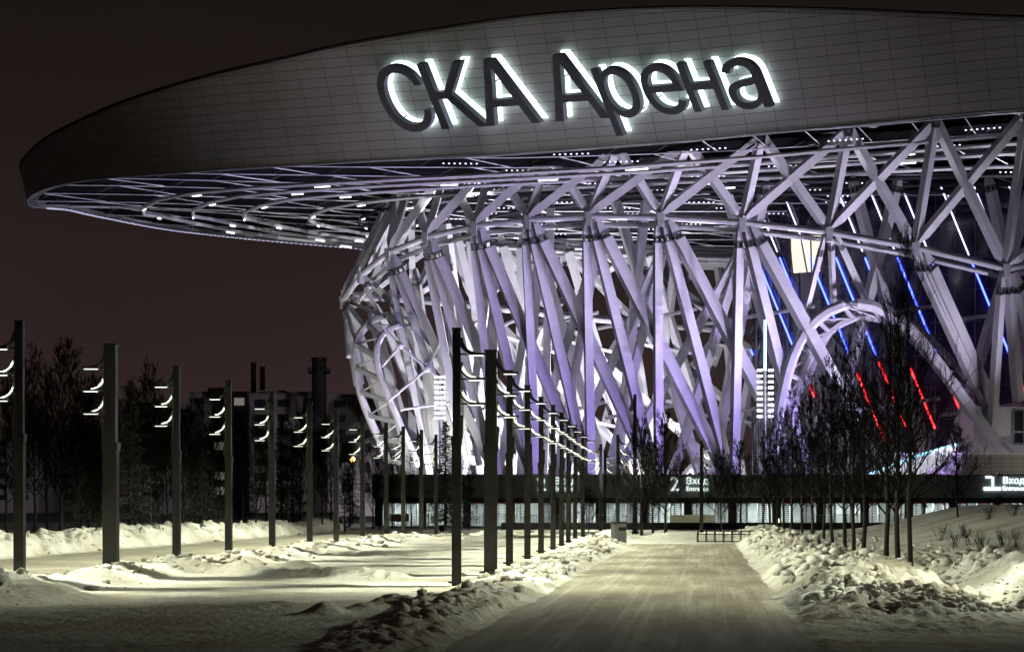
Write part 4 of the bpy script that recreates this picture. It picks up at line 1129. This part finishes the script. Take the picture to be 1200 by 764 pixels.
block(222, 292, 461, 470, M['town2'], 'grey distant block left of the twin chimneys', floors=8, penthouse=(240, 262, 455))
block(292, 345, 463, 440, M['town2'], 'grey distant block behind the twin chimneys', floors=8, penthouse=(300, 330, 458))
block(336, 372, 461, 480, M['town2'], 'pale distant block left of the thick chimney', floors=8)
block(384, 440, 464, 470, M['town2'], 'pale distant block right of the thick chimney', floors=8, lit=.12)
block(395, 440, 512, 330, M['town'], 'low dark block behind the orange street light', floors=4, lit=.12)
block(440, 560, 500, 600, M['town'], 'dark distant block seen through the left arch', floors=5)
def chimney(x, ytop, wpx, Y, label, plat=False):
    b = P(x, 589, Y); zt = CZ+(HY-ytop)*Y/F; r = wpx/2*Y/F
    t = thing('chimney', (b[0], Y, 0), label, 'chimney')
    m = MB(); m.path([(b[0], Y, 0), (b[0], Y, zt)], [r*1.1, r], 14); m.build('stack', mat('stack', (.05, .042, .045), .9), t)
    m = MB(); m.path([(b[0], Y, zt), (b[0], Y, zt+.6)], r*1.08, 14); m.build('rim', M['black'], t)
    if plat:
        for zz in (zt-3.5, zt-16):
            m = MB(); m.path([(b[0], Y, zz), (b[0], Y, zz+.4)], r*1.5, 14)
            for k in range(10):
                a = 2*PI*k/10; m.path([(b[0]+r*1.5*math.cos(a), Y+r*1.5*math.sin(a), zz), (b[0]+r*1.5*math.cos(a), Y+r*1.5*math.sin(a), zz+1.6)], .12, 4)
            m.build('platform', M['black'], t)
chimney(297, 427, 6, 520, 'slim dark chimney, left of the twin pair'); chimney(307.5, 432, 6, 520, 'slim dark chimney, right of the twin pair')
chimney(374, 422, 17, 460, 'thick dark chimney with railed platforms near its top', True)
# orange street light and bollard lights in the park
b = P(413, 600, 200); b[2] = 0; t = thing('street_light', b, 'distant street light glowing orange below the pale blocks', 'street light')
m = MB(); m.path([b, (b[0], b[1], CZ+(HY-536)*200/F)], [.12, .08], 6); m.build('pole', M['black'], t)
m = MB(); m.sphere((b[0], b[1]-.2, CZ+(HY-538)*200/F), .33); m.build('lamp', M['orange'], t)
for x, y, Y, lb in ((98, 622, 110, 'short glowing bollard light beyond the left road snow bank'), (258, 612, 135, 'second glowing bollard light near the fourth left lamp'), (676, 613, 172, 'small glowing bollard light by the first gate'), (912, 614, 172, 'small glowing bollard light near the bare tree row')):
    b = P(x, y, Y); b[2] = 0; t = thing('bollard_light', b, lb, 'bollard light')
    m = MB(); m.path([b, b+np.array([0, 0, .35])], .09, 8); m.path([b+np.array([0, 0, .95]), b+np.array([0, 0, 1.02])], .12, 8); m.build('post', M['black'], t)
    m = MB(); m.path([b+np.array([0, 0, .35]), b+np.array([0, 0, .95])], .08, 8); m.build('lamp', emis('bollard', (1, .72, .42), 5), t)
    area_light('bollard_beam', (0, -.15, 1.1), (math.radians(20), 0, 0), .2, .2, 25, (1, .75, .45), t)
# person near the gates
pb = P(1083, 612, 150); pz = float(height(np.array([pb[0]]), np.array([150.]))[0])
def person():
    sk = [((0, 0, .95), .17), ((0, .02, 1.2), .17), ((0, .02, 1.42), .18), ((0, .0, 1.54), .07), ((0, -.02, 1.60), .075), ((0, -.02, 1.72), .105), ((0, -.02, 1.80), .06),
          ((-.11, 0, .9), .12), ((-.13, -.12, .5), .085), ((-.13, -.02, .1), .06), ((-.13, -.16, .05), .05),
          ((.11, 0, .9), .12), ((.13, .08, .5), .085), ((.13, .26, .12), .06), ((.13, .14, .05), .05),
          ((-.21, .02, 1.42), .075), ((-.27, .06, 1.14), .06), ((-.25, -.08, .9), .05), ((-.24, -.12, .8), .045),
          ((.21, .02, 1.42), .075), ((.27, -.02, 1.14), .06), ((.26, -.14, .92), .05), ((.25, -.2, .83), .045)]
    ed_ = [(0, 1), (1, 2), (2, 3), (3, 4), (4, 5), (5, 6), (0, 7), (7, 8), (8, 9), (9, 10), (0, 11), (11, 12), (12, 13), (13, 14), (2, 15), (15, 16), (16, 17), (17, 18), (2, 19), (19, 20), (20, 21), (21, 22)]
    me = bpy.data.meshes.new('person'); me.from_pydata([a for a, _ in sk], ed_, [])
    o = bpy.data.objects.new('person', me); COL.objects.link(o)
    md = o.modifiers.new('skin', 'SKIN'); 
    for v, (_, r) in zip(me.skin_vertices[0].data, sk): v.radius = (r, r)
    me.skin_vertices[0].data[0].use_root = True
    o.modifiers.new('sub', 'SUBSURF').levels = 1; o.modifiers['sub'].render_levels = 1
    me.materials.append(mat('dark_coat', (.02, .02, .024), .8)); return o
pe = person(); pe.location = (pb[0], 150, pz+.02); pe.rotation_euler = (0, 0, .9)
tag(pe, 'person in dark winter clothes walking before the right-hand gates', 'person')

# ------------------------------------------------------------------ floodlights (they wash the arena)
VIO = (.50, .37, 1.0)
for i, x in enumerate((8, 20, 32, 44, 56)):
    flood((x, YP+6, ztp-.14), (x-27, 202, 13), P_VIOLET*(1 if x < 50 else .8), VIO, 74, 'small black floodlight on the pavilion roof aimed up the lattice', 'floodlights on the pavilion roof')
for i, x in enumerate((8, 19, 30, 41, 52, 63)):
    flood((x, YP+6, ztp-.14), (x-27, 199, 34), P_UPPER*(1 if x < 40 else 1.7), (.80, .72, 1.0), 66, 'small black floodlight on the pavilion roof aimed up the lattice', 'floodlights on the pavilion roof', .9)
for i, (x, y) in enumerate(((14, 229), (32, 234), (52, 232), (72, 226), (90, 214))):
    flood((x, y, .1), (x-22, y-22, 30), P_INNER*.75*(.45, .6, .85, 1, 1)[i], (.90, .84, 1.0), 105, 'black floodlight standing inside the lattice', 'floodlights inside the lattice', 1.)
    if x < 80: flood((x+5, y-6, .1), (x-12, y+26, 24), P_INNER*.75*(.4, .55, .8, 1, 1)[i], (.93, .89, 1.0), 115, 'black floodlight standing inside the lattice', 'floodlights inside the lattice', 1.)
flood((60, 192.5, .1), (51, 203, 17), 7000, (.97, .92, 1), 100, 'black floodlight before the right arch', 'floodlights by the right arch')
flood((66, 188, ztp-.14), (60, 197, 7), 1500, (1, .95, .85), 110, 'small black floodlight lighting the pale block wall', 'floodlights by the right arch')
flood((50, 192, .1), (41, 202, 22), 6000, (.97, .94, 1), 90, 'black floodlight before the right arch', 'floodlights by the right arch')
flood((-20, 205, .1), (-12, 228, 24), 12000, (1, .97, .92), 80, 'black floodlight before the left arch foot', 'floodlights by the left arch')
flood((-8, 214, .1), (-20, 232, 26), 14000, (1, .97, .95), 110, 'black floodlight before the left arch foot', 'floodlights by the left arch')
for x, y in ((-30, 226), (-48, 222)):  # added floods that brighten the left soffit, hidden behind the park trees
    flood((x, y, .1), (x-2, 230, 42), 7500, (1, .98, .95), 120, 'added black floodlight in the dark park, brightening the roof overhang', 'added floodlights under the overhang', 1.)
for x, tx, k, c in ((-24, -26, .75, (1, .92, .8)), (-15, -14, .55, (1, .92, .82)), (-6, -5, .85, (1, .96, .95)), (9, 10, 1., (.97, .93, 1)), (24, 25, 1., (.93, .87, 1)), (39, 40, .9, (.9, .82, 1)), (54, 55, .9, (.9, .82, 1))):  # added floods replacing the city glow on the roof band
    flood((x, 150, .0), (tx, 190, 48.5), P_FASCIA*k, c, 40, 'added black floodlight in the snow, standing in for city glow on the roof band', 'added floodlights aimed at the roof band', 1.)
for i in range(12):
    o = -outward(NN[i]); c = NN[i]+o*1.1+np.array([0, 0, .75]); d = nrm((UU[i]*.7+UU[max(i-1, 0)]*.3)-c)
    m = MB(); m.bar(c-d*.3, c+d*.1, .35, .3, .42, .36); m.build('uplight', M['black'], arena)
    ld = bpy.data.lights.new('uplight_beam', 'SPOT'); ld.energy = 4500 if i > 2 else 1800; ld.color = (.95, .9, 1); ld.spot_size = math.radians(72); ld.spot_blend = .8; ld.shadow_soft_size = .12
    lo = bpy.data.objects.new('uplight_beam', ld); COL.objects.link(lo); lo.parent = arena; lo.location = Vector(c+d*.35-np.array(arena.location)); lo.rotation_euler = Vector(d).to_track_quat('-Z', 'Y').to_euler()
